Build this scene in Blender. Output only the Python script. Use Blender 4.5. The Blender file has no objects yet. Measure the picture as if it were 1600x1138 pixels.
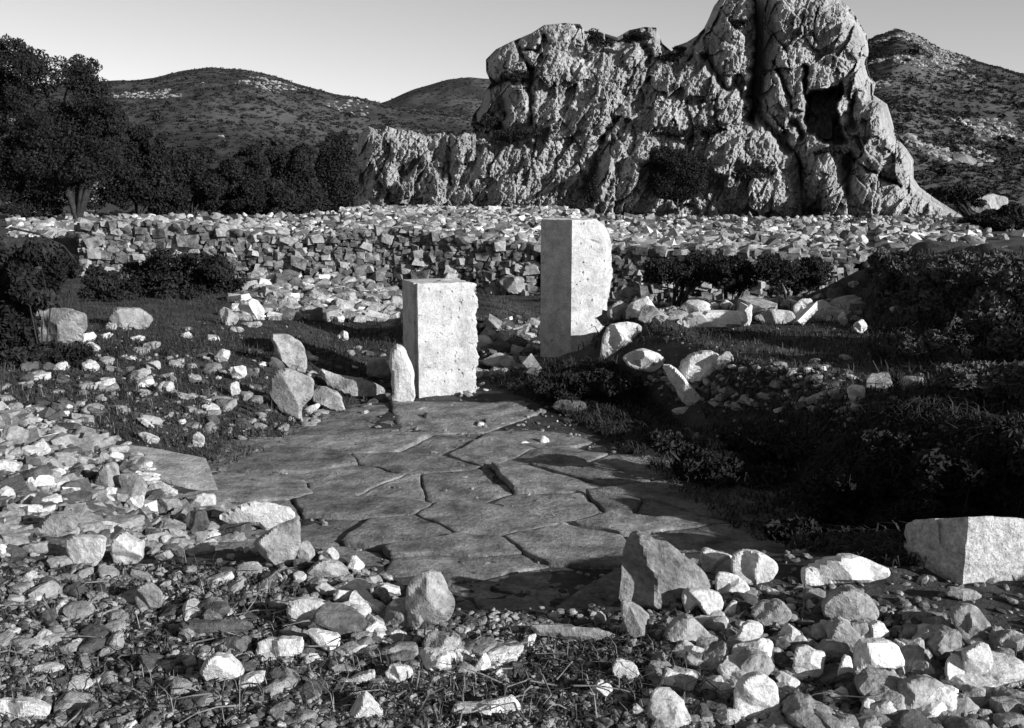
import bpy, math, random
import numpy as np
from mathutils import Vector, Matrix
R = math.radians
SC = bpy.context.scene
COL = SC.collection

# ------------------------------------------------------------------ camera
F = 1555.0
HOR = 300.0
CU, CV = 800.0, 569.0
EYE = 1.6
PITCH = math.atan((CV - HOR) / F)
cd = bpy.data.cameras.new('camera')
cd.sensor_width = 36.0
cd.lens = F / 1600.0 * 36.0
cd.clip_start = 0.05
cd.clip_end = 6000
cam = bpy.data.objects.new('camera', cd)
COL.objects.link(cam)
cam.location = (0, 0, EYE)
cam.rotation_euler = (math.pi / 2 - PITCH, 0, 0)
SC.camera = cam

# ------------------------------------------------------------------ light
SUN_EL = 18.0
SUN_X, SUN_Y = 0.82, -0.57          # horizontal direction towards the sun
sdir = Vector((SUN_X, SUN_Y, 0)).normalized() * math.cos(R(SUN_EL)) + Vector((0, 0, math.sin(R(SUN_EL))))
sl = bpy.data.lights.new('sun', 'SUN')
sl.energy = 4.3
sl.angle = R(0.53)
sl.color = (1.0, 1.0, 1.0)
so = bpy.data.objects.new('sun', sl)
COL.objects.link(so)
so.rotation_euler = sdir.to_track_quat('Z', 'Y').to_euler()
so.location = (30, -15, 20)
w = bpy.data.worlds.new('World')
SC.world = w
w.use_nodes = True
nt = w.node_tree
nt.nodes.clear()
sky = nt.nodes.new('ShaderNodeTexSky')
sky.sky_type = 'NISHITA'
sky.sun_disc = False
sky.sun_elevation = R(SUN_EL)
sky.sun_rotation = math.atan2(SUN_X, SUN_Y)
sky.air_density = 1.0
sky.dust_density = 0.0
bw = nt.nodes.new('ShaderNodeRGBToBW')      # black and white film
bg = nt.nodes.new('ShaderNodeBackground')
bg.inputs['Strength'].default_value = 0.072
wo = nt.nodes.new('ShaderNodeOutputWorld')
nt.links.new(sky.outputs[0], bw.inputs[0])
nt.links.new(bw.outputs[0], bg.inputs['Color'])
nt.links.new(bg.outputs[0], wo.inputs['Surface'])
vs = SC.view_settings
vs.view_transform = 'Standard'
vs.look = 'None'
vs.exposure = 0.85
vs.gamma = 1
vs.use_curve_mapping = False
SC.render.engine = 'CYCLES'
SC.cycles.max_bounces = 3
SC.cycles.diffuse_bounces = 2

# ------------------------------------------------------------------ numpy noise
def _hash(ix, iy, iz, s):
    h = (ix.astype(np.int64) * 374761393 + iy.astype(np.int64) * 668265263 + iz.astype(np.int64) * 2147483647 + s * 974711) & 0xffffffff
    h = ((h ^ (h >> 13)) * 1274126177) & 0xffffffff
    h = ((h ^ (h >> 15)) * 2246822519) & 0xffffffff
    h = h ^ (h >> 16)
    return (h & 0xffffff) / float(0xffffff)

def vnoise(x, y, z=0.0, s=0):
    x = np.asarray(x, float); y = np.asarray(y, float); z = np.asarray(z, float) + 0 * x
    ix = np.floor(x); iy = np.floor(y); iz = np.floor(z)
    fx = x - ix; fy = y - iy; fz = z - iz
    fx = fx * fx * (3 - 2 * fx); fy = fy * fy * (3 - 2 * fy); fz = fz * fz * (3 - 2 * fz)
    r = 0
    for a in (0, 1):
        for b in (0, 1):
            for c in (0, 1):
                wgt = (fx if a else 1 - fx) * (fy if b else 1 - fy) * (fz if c else 1 - fz)
                r = r + wgt * _hash(ix + a, iy + b, iz + c, s)
    return r * 2 - 1

def fbm(x, y, z=0.0, o=4, s=0, g=0.5):
    a, f, t, n = 1.0, 1.0, 0, 0
    for i in range(o):
        t = t + a * vnoise(x * f, y * f, np.asarray(z) * f, s + i * 7)
        n += a; a *= g; f *= 2.03
    return t / n

def sstep(a, b, x):
    t = np.clip((x - a) / (b - a), 0, 1)
    return t * t * (3 - 2 * t)

def voro(x, y, s=0):
    """jittered-grid Voronoi: F1, F2, cell random"""
    x = np.asarray(x, float); y = np.asarray(y, float)
    ix = np.floor(x); iy = np.floor(y)
    f1 = np.full(x.shape, 9.0); f2 = np.full(x.shape, 9.0); cr = np.zeros(x.shape)
    cx = np.zeros(x.shape); cy = np.zeros(x.shape)
    zz = np.zeros(x.shape)
    for a in (-1, 0, 1):
        for b in (-1, 0, 1):
            px = ix + a + _hash(ix + a, iy + b, zz, s) ; py = iy + b + _hash(ix + a, iy + b, zz + 3, s)
            d = np.hypot(px - x, py - y)
            c = _hash(ix + a, iy + b, zz + 5, s)
            m = d < f1
            f2 = np.where(m, f1, np.minimum(f2, d))
            cr = np.where(m, c, cr); cx = np.where(m, px, cx); cy = np.where(m, py, cy)
            f1 = np.where(m, d, f1)
    return f1, f2, cr, x - cx, y - cy

# ------------------------------------------------------------------ rays
SP, CP = math.sin(PITCH), math.cos(PITCH)
def ray(u, v):
    xc = (np.asarray(u, float) - CU) / F; yc = (CV - np.asarray(v, float)) / F
    return xc, CP + yc * SP, -SP + yc * CP
def at_y(u, v, Y):
    dx, dy, dz = ray(u, v)
    t = Y / dy
    return dx * t, Y + 0 * t, EYE + dz * t

# ------------------------------------------------------------------ terrain height
XR = ([0, 3.4, 4.0, 5.5, 7.0, 8.5, 9.5, 14], [2.6, 2.3, 1.95, 1.40, 0.95, 0.42, 1.2, 3.0])
XL = ([0, 4.2, 5.0, 6.3, 7.3, 8.5, 10, 14], [-1.3, -1.15, -1.65, -1.5, -1.15, -0.9, -1.5, -2.5])
def blob(x, y, cx, cy, rx, ry, h, a=0.0):
    c, s = math.cos(a), math.sin(a)
    X = (x - cx) * c + (y - cy) * s; Y = -(x - cx) * s + (y - cy) * c
    return h * np.exp(-(X / rx) ** 2 - (Y / ry) ** 2)
WALLY = ([-20, -6, -2, 0.5, 3, 8, 30], [18.0, 17.2, 16.6, 15.6, 14.6, 14.0, 13.5])
def H(x, y):
    x = np.asarray(x, float); y = np.asarray(y, float)
    xr = np.interp(y, *XR); xl = np.interp(y, *XL)
    wob = 0.12 * vnoise(y * 1.3, x * 0.5, 0, 91)
    far = 1 - sstep(9.5, 14, y)
    z = 0.47 * sstep(0.0, 0.60, x - xr + wob) * (0.12 + 0.88 * far)
    z = z + (0.22 * sstep(0.0, 1.0, xl - x + wob) + 0.26 * sstep(0.8, 3.2, xl - x)) * (0.25 + 0.75 * far)
    # near edge of the sunken way
    ye = np.interp(x, [-1.2, -0.75, -0.35, 0.35, 0.6, 1.6], [3.75, 3.6, 3.1, 3.1, 3.6, 3.75])
    z = z + 0.22 * (1 - sstep(ye, ye + 0.28, y + 0.10 * vnoise(x * 2.1, 3.3, 0, 14))) * sstep(-2.2, -0.6, x)
    z = z + 0.13 * (1 - sstep(3.25, 3.85, y)) * (1 - sstep(-2.2, -0.6, x))
    z = z + blob(x, y, -1.1, 3.6, 1.0, 0.45, 0.07) + blob(x, y, 1.3, 3.3, 0.9, 0.5, 0.08)
    z = z + blob(x, y, 0.66, 8.1, 0.55, 0.65, 0.30) + blob(x, y, 0.0, 8.9, 0.5, 0.5, 0.12)
    z = z + blob(x, y, -0.35, 11.3, 0.75, 0.9, 0.42)
    z = z + blob(x, y, -2.9, 13.6, 1.9, 1.3, 0.42) + 0.62 * sstep(3.0, 3.9, x + 0.3 * vnoise(y * 1.4, 2.2, 0, 61)) * sstep(6.3, 8.7, y) * (1 - sstep(9.6, 11.6, y)) + 0.12 * fbm(x * 2.2, y * 2.2, 0, 3, 62) * sstep(3.0, 3.9, x) * sstep(6, 7, y)
    # ground behind the back wall stands higher
    wy = np.interp(x, *WALLY)
    b = sstep(0.15, 0.45, y - wy)
    z = z * (1 - b) + b * (0.70 - 0.08 * sstep(1, 4, x) + 0.22 * sstep(16, 24, y) + 0.04 * (1 - sstep(-5.5, -3.0, x)) + 0.14 * sstep(18, 30, y) * sstep(-6, -4, x) * (1 - sstep(0.5, 3, x)) - 0.75 * sstep(30, 44, y))
    n = 0.045 * fbm(x * 0.9, y * 0.9, 0, 4, 3) + 0.018 * fbm(x * 5, y * 5, 0, 3, 8)
    road = sstep(0, 0.5, x - xl) * sstep(0, 0.4, xr - x) * sstep(3.3, 3.5, y) * (1 - sstep(7.5, 8.5, y))
    z = z + n * (1 - 0.75 * road) - 0.012 * road + 0.016 * road * fbm(x * 2.2, y * 2.2, 0, 3, 44) + 0.030 * road * sstep(5.6, 7.2, y)
    z = z + sstep(20, 60, y) * 0.5 * fbm(x * 0.12, y * 0.12, 0, 3, 5) * sstep(20, 40, y) * 0.6
    return z
def hit(u, v, tmax=60):
    dx, dy, dz = [float(a) for a in ray(u, v)]
    t = np.linspace(1.8, tmax, 3000)
    zz = EYE + dz * t - H(dx * t, dy * t)
    k = np.argmax(zz < 0)
    if not (zz < 0).any():
        k = len(t) - 1
    t0 = t[max(k - 1, 0)]; t1 = t[k]; z0 = zz[max(k - 1, 0)]; z1 = zz[k]
    tt = t0 + (t1 - t0) * (z0 / (z0 - z1)) if z1 != z0 else t1
    return dx * tt, dy * tt, EYE + dz * tt

# ------------------------------------------------------------------ mesh helpers
def mesh_np(name, V, Fc, smooth=False):
    V = np.asarray(V, np.float32); Fc = np.asarray(Fc, np.int32)
    me = bpy.data.meshes.new(name)
    n, k = Fc.shape
    me.vertices.add(len(V)); me.vertices.foreach_set('co', V.ravel())
    me.loops.add(n * k); me.loops.foreach_set('vertex_index', Fc.ravel())
    me.polygons.add(n)
    me.polygons.foreach_set('loop_start', np.arange(0, n * k, k, dtype=np.int32))
    me.polygons.foreach_set('loop_total', np.full(n, k, np.int32))
    me.polygons.foreach_set('use_smooth', np.full(n, smooth, bool))
    me.update(calc_edges=True)
    return me
def obj(name, me, mat=None, parent=None, loc=None):
    o = bpy.data.objects.new(name, me)
    if mat is not None and me is not None and len(me.materials) == 0:
        me.materials.append(mat)
    COL.objects.link(o)
    if parent: o.parent = parent
    if loc is not None: o.location = loc
    return o
def tag(o, label=None, cat=None, group=None, kind=None):
    if label: o['label'] = label
    if cat: o['category'] = cat
    if group: o['group'] = group
    if kind: o['kind'] = kind
    return o
def empty(name, loc, label=None, cat=None, group=None):
    o = bpy.data.objects.new(name, None)
    o.empty_display_size = 0.1
    COL.objects.link(o); o.location = loc
    return tag(o, label, cat, group)
def merged(bases, which, M, T):
    """replicate base meshes (V,F tri) with 3x3 matrices M and translations T -> V,F"""
    Vs, Fs, off = [], [], 0
    for b, (bv, bf) in enumerate(bases):
        idx = np.where(which == b)[0]
        if len(idx) == 0: continue
        v = np.einsum('nij,vj->nvi', M[idx], bv) + T[idx][:, None, :]
        f = bf[None] + (np.arange(len(idx)) * len(bv))[:, None, None] + off
        Vs.append(v.reshape(-1, 3)); Fs.append(f.reshape(-1, bf.shape[1])); off += len(idx) * len(bv)
    return np.concatenate(Vs), np.concatenate(Fs)
def merged_mix(bases, which, M, T, rng, p):
    V, Fc = merged(bases, which, M, T)
    mi = [np.repeat(rng.choice(len(p), int((which == b).sum()), p=p), len(bf)) for b, (bv, bf) in enumerate(bases) if (which == b).any()]
    return V, Fc, np.concatenate(mi)
def mix_obj(name, V, Fc, mi, mats, parent=None):
    me = mesh_np(name, V, Fc)
    for m in mats: me.materials.append(m)
    me.polygons.foreach_set('material_index', mi.astype(np.int32)); me.update()
    return obj(name, me, None, parent)
def rand_rot(n, rng, flat=1.0):
    a = rng.uniform(0, 2 * np.pi, n); b = rng.normal(0, 0.35 * flat, n); c = rng.normal(0, 0.35 * flat, n)
    ca, sa, cb, sb, cc, sc_ = np.cos(a), np.sin(a), np.cos(b), np.sin(b), np.cos(c), np.sin(c)
    o = np.zeros(n); i = np.ones(n)
    Rz = np.stack([ca, -sa, o, sa, ca, o, o, o, i], 1).reshape(n, 3, 3)
    Rx = np.stack([i, o, o, o, cb, -sb, o, sb, cb], 1).reshape(n, 3, 3)
    Ry = np.stack([cc, o, sc_, o, i, o, -sc_, o, cc], 1).reshape(n, 3, 3)
    return Rz @ Rx @ Ry

def ico(sub):
    t = (1 + 5 ** .5) / 2
    v = [(-1, t, 0), (1, t, 0), (-1, -t, 0), (1, -t, 0), (0, -1, t), (0, 1, t), (0, -1, -t), (0, 1, -t), (t, 0, -1), (t, 0, 1), (-t, 0, -1), (-t, 0, 1)]
    f = [(0, 11, 5), (0, 5, 1), (0, 1, 7), (0, 7, 10), (0, 10, 11), (1, 5, 9), (5, 11, 4), (11, 10, 2), (10, 7, 6), (7, 1, 8),
         (3, 9, 4), (3, 4, 2), (3, 2, 6), (3, 6, 8), (3, 8, 9), (4, 9, 5), (2, 4, 11), (6, 2, 10), (8, 6, 7), (9, 8, 1)]
    v = [np.array(a, float) / np.linalg.norm(a) for a in v]
    for _ in range(sub):
        cache = {}; nf = []
        def mid(a, b):
            k = (min(a, b), max(a, b))
            if k not in cache:
                m = v[a] + v[b]; v.append(m / np.linalg.norm(m)); cache[k] = len(v) - 1
            return cache[k]
        for a, b, c in f:
            x, y, z = mid(a, b), mid(b, c), mid(c, a)
            nf += [(a, x, z), (b, y, x), (c, z, y), (x, y, z)]
        f = nf
    return np.array(v), np.array(f)
ICO = {k: ico(k) for k in range(4)}
def rock(sub, seed, planes=9, rough=0.06, boxy=0.5):
    v, f = ICO[sub]
    rng = np.random.default_rng(seed)
    n = rng.normal(size=(planes, 3)); n /= np.linalg.norm(n, axis=1)[:, None]
    ax = np.array([[1, 0, 0], [-1, 0, 0], [0, 1, 0], [0, -1, 0], [0, 0, 1], [0, 0, -1]], float)
    ax = ax + rng.normal(0, 0.18, ax.shape); ax /= np.linalg.norm(ax, axis=1)[:, None]
    n = np.concatenate([n, ax]); d = np.concatenate([rng.uniform(0.68, 0.95, planes), rng.uniform(0.62, 0.8, 6) if boxy else np.full(6, .9)])
    dt = v @ n.T
    rr = np.where(dt > 0.05, d[None] / np.maximum(dt, 0.05), 9).min(1)
    rr = np.minimum(rr, 1.05)
    rr = rr * (1 + rough * fbm(v[:, 0] * 2.5 + seed, v[:, 1] * 2.5, v[:, 2] * 2.5, 3, seed))
    o = v * rr[:, None]
    o /= (o.max(0) - o.min(0))[None] ; o -= (o.max(0) + o.min(0)) / 2
    return o, f            # unit size box, centred
ROCK1 = [rock(1, 100 + i, 5, 0.05) for i in range(10)]
ROCK0 = [rock(0, 150 + i, 3, 0.12) for i in range(6)]
def cube_rock(seed):
    rng = np.random.default_rng(seed)
    v = np.array([(x, y, z) for z in (-.5, .5) for y in (-.5, .5) for x in (-.5, .5)]) + rng.uniform(-.17, .17, (8, 3))
    f = [(0, 2, 3), (0, 3, 1), (4, 5, 7), (4, 7, 6), (0, 1, 5), (0, 5, 4), (2, 6, 7), (2, 7, 3), (0, 4, 6), (0, 6, 2), (1, 3, 7), (1, 7, 5)]
    return v, np.array(f)
BLK = [cube_rock(400 + i) for i in range(10)]
ANG = BLK + ROCK1[:3]
ROCK2 = [rock(2, 200 + i, 9, 0.12) for i in range(14)]
ROCK3 = [rock(3, 300 + i, 13, 0.16) for i in range(14)]

# ------------------------------------------------------------------ materials (black and white film: greys)
def mk(name, lo, hi, scale=8.0, bump=0.4, bdist=0.02, fine=60.0, spots=0.0, spotscale=30, rough=0.95, rand=0.0, contrast=(0.35, 0.65), stretch=None):
    m = bpy.data.materials.new(name); m.use_nodes = True
    t = m.node_tree; N = t.nodes; L = t.links
    b = N['Principled BSDF']; b.inputs['Roughness'].default_value = rough
    b.inputs['Specular IOR Level'].default_value = 0.15
    g = N.new('ShaderNodeNewGeometry')
    src = g.outputs['Position']
    if stretch:
        mp = N.new('ShaderNodeMapping'); mp.inputs['Scale'].default_value = stretch
        L.new(src, mp.inputs['Vector']); src = mp.outputs[0]
    n1 = N.new('ShaderNodeTexNoise'); n1.inputs['Scale'].default_value = scale; n1.inputs['Detail'].default_value = 8; n1.inputs['Roughness'].default_value = 0.65
    L.new(src, n1.inputs['Vector'])
    r = N.new('ShaderNodeValToRGB')
    r.color_ramp.elements[0].position = contrast[0]; r.color_ramp.elements[0].color = (lo, lo, lo, 1)
    r.color_ramp.elements[1].position = contrast[1]; r.color_ramp.elements[1].color = (hi, hi, hi, 1)
    L.new(n1.outputs['Fac'], r.inputs[0])
    col = r.outputs[0]
    n2 = N.new('ShaderNodeTexNoise'); n2.inputs['Scale'].default_value = fine; n2.inputs['Detail'].default_value = 5; n2.inputs['Roughness'].default_value = 0.75
    L.new(src, n2.inputs['Vector'])
    mr = N.new('ShaderNodeMapRange'); mr.inputs['From Min'].default_value = 0.3; mr.inputs['From Max'].default_value = 0.7
    mr.inputs['To Min'].default_value = 0.62; mr.inputs['To Max'].default_value = 1.3
    L.new(n2.outputs['Fac'], mr.inputs['Value'])
    mx = N.new('ShaderNodeVectorMath'); mx.operation = 'SCALE'
    L.new(col, mx.inputs[0]); L.new(mr.outputs[0], mx.inputs['Scale']); col = mx.outputs[0]
    if spots:
        vo = N.new('ShaderNodeTexVoronoi'); vo.inputs['Scale'].default_value = spotscale
        L.new(src, vo.inputs['Vector'])
        m2 = N.new('ShaderNodeMapRange'); m2.inputs['From Min'].default_value = 0.12; m2.inputs['From Max'].default_value = 0.3
        m2.inputs['To Min'].default_value = 1 - spots; m2.inputs['To Max'].default_value = 1.0
        L.new(vo.outputs['Distance'], m2.inputs['Value'])
        mx2 = N.new('ShaderNodeVectorMath'); mx2.operation = 'SCALE'
        L.new(col, mx2.inputs[0]); L.new(m2.outputs[0], mx2.inputs['Scale']); col = mx2.outputs[0]
    if rand:
        oi = N.new('ShaderNodeObjectInfo')
        m3 = N.new('ShaderNodeMapRange'); m3.inputs['To Min'].default_value = 1 - rand; m3.inputs['To Max'].default_value = 1 + rand * 0.6
        L.new(oi.outputs['Random'], m3.inputs['Value'])
        mx3 = N.new('ShaderNodeVectorMath'); mx3.operation = 'SCALE'
        L.new(col, mx3.inputs[0]); L.new(m3.outputs[0], mx3.inputs['Scale']); col = mx3.outputs[0]
    L.new(col, b.inputs['Base Color'])
    ad = N.new('ShaderNodeMath'); ad.operation = 'MULTIPLY_ADD'; ad.inputs[1].default_value = 0.35
    L.new(n2.outputs['Fac'], ad.inputs[0]); L.new(n1.outputs['Fac'], ad.inputs[2])
    bp = N.new('ShaderNodeBump'); bp.inputs['Strength'].default_value = bump; bp.inputs['Distance'].default_value = bdist
    L.new(ad.outputs[0], bp.inputs['Height']); L.new(bp.outputs[0], b.inputs['Normal'])
    return m
M_PALE = mk('pale_stone', 0.42, 0.68, 9, 0.7, 0.03, 70, 0.15, 45, rand=0.12)
M_MID = mk('grey_stone', 0.18, 0.42, 9, 0.8, 0.035, 60, 0.2, 40, rand=0.2)
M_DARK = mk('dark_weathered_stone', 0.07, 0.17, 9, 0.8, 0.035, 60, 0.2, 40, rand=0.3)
M_DRESSED = mk('dressed_marble', 0.32, 0.52, 9, 0.7, 0.012, 90, 0.35, 55)
M_ROUGH = mk('hammered_marble', 0.34, 0.66, 30, 0.9, 0.03, 90, 0.2, 50)
M_CRAG = mk('crag_limestone', 0.18, 0.42, 0.8, 1.0, 0.35, 5.0, 0.3, 3.0, contrast=(0.3, 0.66), stretch=(1.0, 1.0, 0.6))
M_SLAB = mk('paving_limestone', 0.10, 0.32, 6, 1.0, 0.06, 42, 0.25, 26, rand=0.3)
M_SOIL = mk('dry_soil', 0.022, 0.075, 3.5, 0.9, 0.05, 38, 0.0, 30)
M_PEB = mk('grit_pebbles', 0.05, 0.33, 14, 0.3, 0.01, 60, contrast=(0.42, 0.62))
M_WALLS = mk('wall_stone', 0.05, 0.27, 7, 0.6, 0.03, 40, 0.1, 30, rand=0.35, contrast=(0.38, 0.62))
M_HILL = mk('hillside', 0.03, 0.085, 0.03, 0.4, 1.0, 0.25, contrast=(0.4, 0.62))
M_HROCK = mk('hillside_rock', 0.12, 0.32, 0.3, 0.4, 0.5, 1.5)
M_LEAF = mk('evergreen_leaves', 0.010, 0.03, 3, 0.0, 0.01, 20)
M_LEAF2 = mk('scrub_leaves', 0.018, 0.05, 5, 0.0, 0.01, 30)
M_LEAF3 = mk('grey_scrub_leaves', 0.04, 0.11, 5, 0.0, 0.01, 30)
M_HSCRUB = mk('far_scrub', 0.015, 0.04, 0.2, 0.0, 0.01, 1)
M_BARK = mk('bark', 0.015, 0.04, 12, 0.6, 0.02, 60)
M_STRAW = mk('dry_grass_blades', 0.08, 0.26, 6, 0.0, 0.01, 30)
M_TWIG = mk('dead_twigs', 0.08, 0.2, 10, 0.2, 0.01, 50)

# ------------------------------------------------------------------ outline rocks
def inside(px, py, poly):
    c = np.zeros(px.shape, bool)
    n = len(poly)
    for i in range(n):
        x1, y1 = poly[i]; x2, y2 = poly[(i + 1) % n]
        cond = ((y1 > py) != (y2 > py))
        xi = (x2 - x1) * (py - y1) / ((y2 - y1) if y2 != y1 else 1e-9) + x1
        c ^= cond & (px < xi)
    return c
def near(px, py, poly, closed=True):
    best = np.full(px.shape, 1e9); bx = px.copy(); by = py.copy()
    n = len(poly)
    for i in range(n if closed else n - 1):
        x1, y1 = poly[i]; x2, y2 = poly[(i + 1) % n]
        dx, dy = x2 - x1, y2 - y1; L2 = dx * dx + dy * dy + 1e-9
        t = np.clip(((px - x1) * dx + (py - y1) * dy) / L2, 0, 1)
        qx, qy = x1 + t * dx, y1 + t * dy
        d = np.hypot(px - qx, py - qy); m = d < best
        best = np.where(m, d, best); bx = np.where(m, qx, bx); by = np.where(m, qy, by)
    return best, bx, by
def roughen(poly, size, amp, seed, chaikin=1):
    P = [np.array(p, float) for p in poly]
    for _ in range(chaikin):
        Q = []
        for i in range(len(P)):
            a, b = P[i], P[(i + 1) % len(P)]
            Q += [a * .82 + b * .18, a * .18 + b * .82]
        P = Q
    out = []
    for i in range(len(P)):
        a, b = P[i], P[(i + 1) % len(P)]
        n = max(1, int(np.linalg.norm(b - a) / (size * 0.06)))
        for k in range(n): out.append(a + (b - a) * k / n)
    out = np.array(out)
    nx = fbm(out[:, 0] / size * 7, out[:, 1] / size * 7, 0, 3, seed); ny = fbm(out[:, 0] / size * 7, out[:, 1] / size * 7, 9, 3, seed)
    return out + np.stack([nx, ny], 1) * size * amp
def relief(name, poly, Y0, bulge, mat, seed=0, step=None, amp=0.03, fn=None, K=5, rimk=1.7, backk=0.9, smooth=False, rough=0.05, chaikin=1, steep=1.0):
    """a boulder whose outline seen from the front is poly, standing at distance Y0"""
    poly = np.array(poly, float)
    lo, hi = poly.min(0), poly.max(0); size = float(max(hi - lo))
    P = roughen(poly, size, amp, seed, chaikin)
    step = step or max(1.2, size / 26)
    gu = np.arange(lo[0] - 2 * step, hi[0] + 3 * step, step); gv = np.arange(lo[1] - 2 * step, hi[1] + 3 * step, step)
    U, V = np.meshgrid(gu, gv)
    ins = inside(U, V, P)
    # quads whose centre is inside
    uc = (U[:-1, :-1] + U[1:, 1:]) / 2; vc = (V[:-1, :-1] + V[1:, 1:]) / 2
    q = inside(uc, vc, P)
    if not q.any(): q[:] = True
    cnt = np.zeros(U.shape, int)
    cnt[:-1, :-1] += q; cnt[1:, :-1] += q; cnt[:-1, 1:] += q; cnt[1:, 1:] += q
    used = cnt > 0; bnd = used & (cnt < 4)
    d, bx, by = near(U, V, P)
    snap = bnd & (d < 1.5 * step)
    U = np.where(snap, bx, U); V = np.where(snap, by, V)
    d = np.where(bnd, 0, d)
    dm = d[used].max() + 1e-6
    qd = np.clip(d / dm * rimk, 0, 1)
    rim = np.sqrt(1 - (1 - qd) ** 2)
    rng = np.random.default_rng(seed)
    c = (lo + hi) / 2; x = (U - c[0]) / size * 2; y = (V - c[1]) / size * 2
    r = np.full(U.shape, 1.0)
    for k in range(K):
        g = rng.normal(0, 0.75 * steep, 2); o = rng.uniform(0.55, 1.05)
        r = np.minimum(r, o + g[0] * x + g[1] * y)
    r = np.minimum(r, rim * 1.02)
    r = np.maximum(r, rim * 0.18)
    r = r + rough * fbm(x * 4, y * 4, seed, 4, seed) * np.minimum(1, qd * 3)
    rel = r * bulge
    if fn is not None: rel = fn(U, V, d, rel)
    rel = np.where(bnd, 0, rel)
    idx = np.full(U.shape, -1); idx[used] = np.arange(used.sum())
    X1, Yv, Z1 = at_y(U[used], V[used], Y0 - rel[used])
    Vf = np.stack([X1, Yv, Z1], 1)
    inner = used & ~bnd
    X2, Y2, Z2 = at_y(U[inner], V[inner], Y0 + 0 * U[inner])
    Vb = np.stack([X2, Y2 + rim[inner] * bulge * backk, Z2], 1)
    bidx = idx.copy(); bidx[inner] = used.sum() + np.arange(inner.sum())
    qi, qj = np.where(q)
    Ff = np.stack([idx[qi, qj], idx[qi + 1, qj], idx[qi + 1, qj + 1], idx[qi, qj + 1]], 1)
    Fb = np.stack([bidx[qi, qj], bidx[qi, qj + 1], bidx[qi + 1, qj + 1], bidx[qi + 1, qj]], 1)
    keep = (bnd[qi, qj] & bnd[qi + 1, qj] & bnd[qi + 1, qj + 1] & bnd[qi, qj + 1])
    Fb = Fb[~keep]
    VV = np.concatenate([Vf, Vb]); 
    org = np.array([VV[:, 0].mean(), VV[:, 1].mean(), VV[:, 2].min()])
    me = mesh_np(name, VV - org, np.concatenate([Ff, Fb]), smooth)
    o = obj(name, me, mat, loc=org)
    return o
def stone(label, poly, mat=M_PALE, name='stone', bulge=0.42, seed=None, cat='stone', group=None, fn=None, K=5, depth=None, **kw):
    p = np.array(poly, float)
    ub = p[p[:, 1] > p[:, 1].max() - 4][:, 0].mean(); vb = p[:, 1].max()
    if vb < 1120 or True:
        hx, hy, hz = hit(ub, vb - 1)
    size_px = (p.max(0) - p.min(0)); wpx = float(min(size_px[0], size_px[1] * 1.6))
    b = bulge * wpx / F * hy if depth is None else depth
    seed = seed if seed is not None else int(abs(p.sum() * 7)) % 9973
    pc = p.mean(0); poly = pc + (p - pc) * 1.07 - np.array([0, 1.0])
    o = relief(name, poly, hy + b * 0.22, b, mat, seed, fn=fn, K=K, **kw)
    return tag(o, label, cat, group)

# ================================================================== TERRAIN
xs = np.concatenate([-np.geomspace(5, 320, 46)[::-1][:-1], np.arange(-5, 5.01, 0.035), np.geomspace(5, 320, 46)[1:]])
ys = np.concatenate([np.arange(0.4, 2.4, 0.1), np.arange(2.4, 6.5, 0.03), np.geomspace(6.5, 20, 150)[1:], np.geomspace(20, 420, 90)[1:]])
ys = np.concatenate([np.linspace(-30, 0.3, 12), ys])
GX, GY = np.meshgrid(xs, ys)
GZ = H(GX, GY)
near_f = (1 - sstep(8, 14, GY)) * (np.abs(GX) < 5.5)
GZ = GZ + near_f * 0.008 * fbm(GX * 22, GY * 22, 0, 3, 31)
nr, nc = GX.shape
ii = np.arange(nr * nc).reshape(nr, nc)
Fg = np.stack([ii[:-1, :-1], ii[:-1, 1:], ii[1:, 1:], ii[1:, :-1]], -1).reshape(-1, 4)
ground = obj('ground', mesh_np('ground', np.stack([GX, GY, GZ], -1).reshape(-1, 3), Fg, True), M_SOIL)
tag(ground, 'dark dry stony soil of the ruined site', kind='structure')

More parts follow.
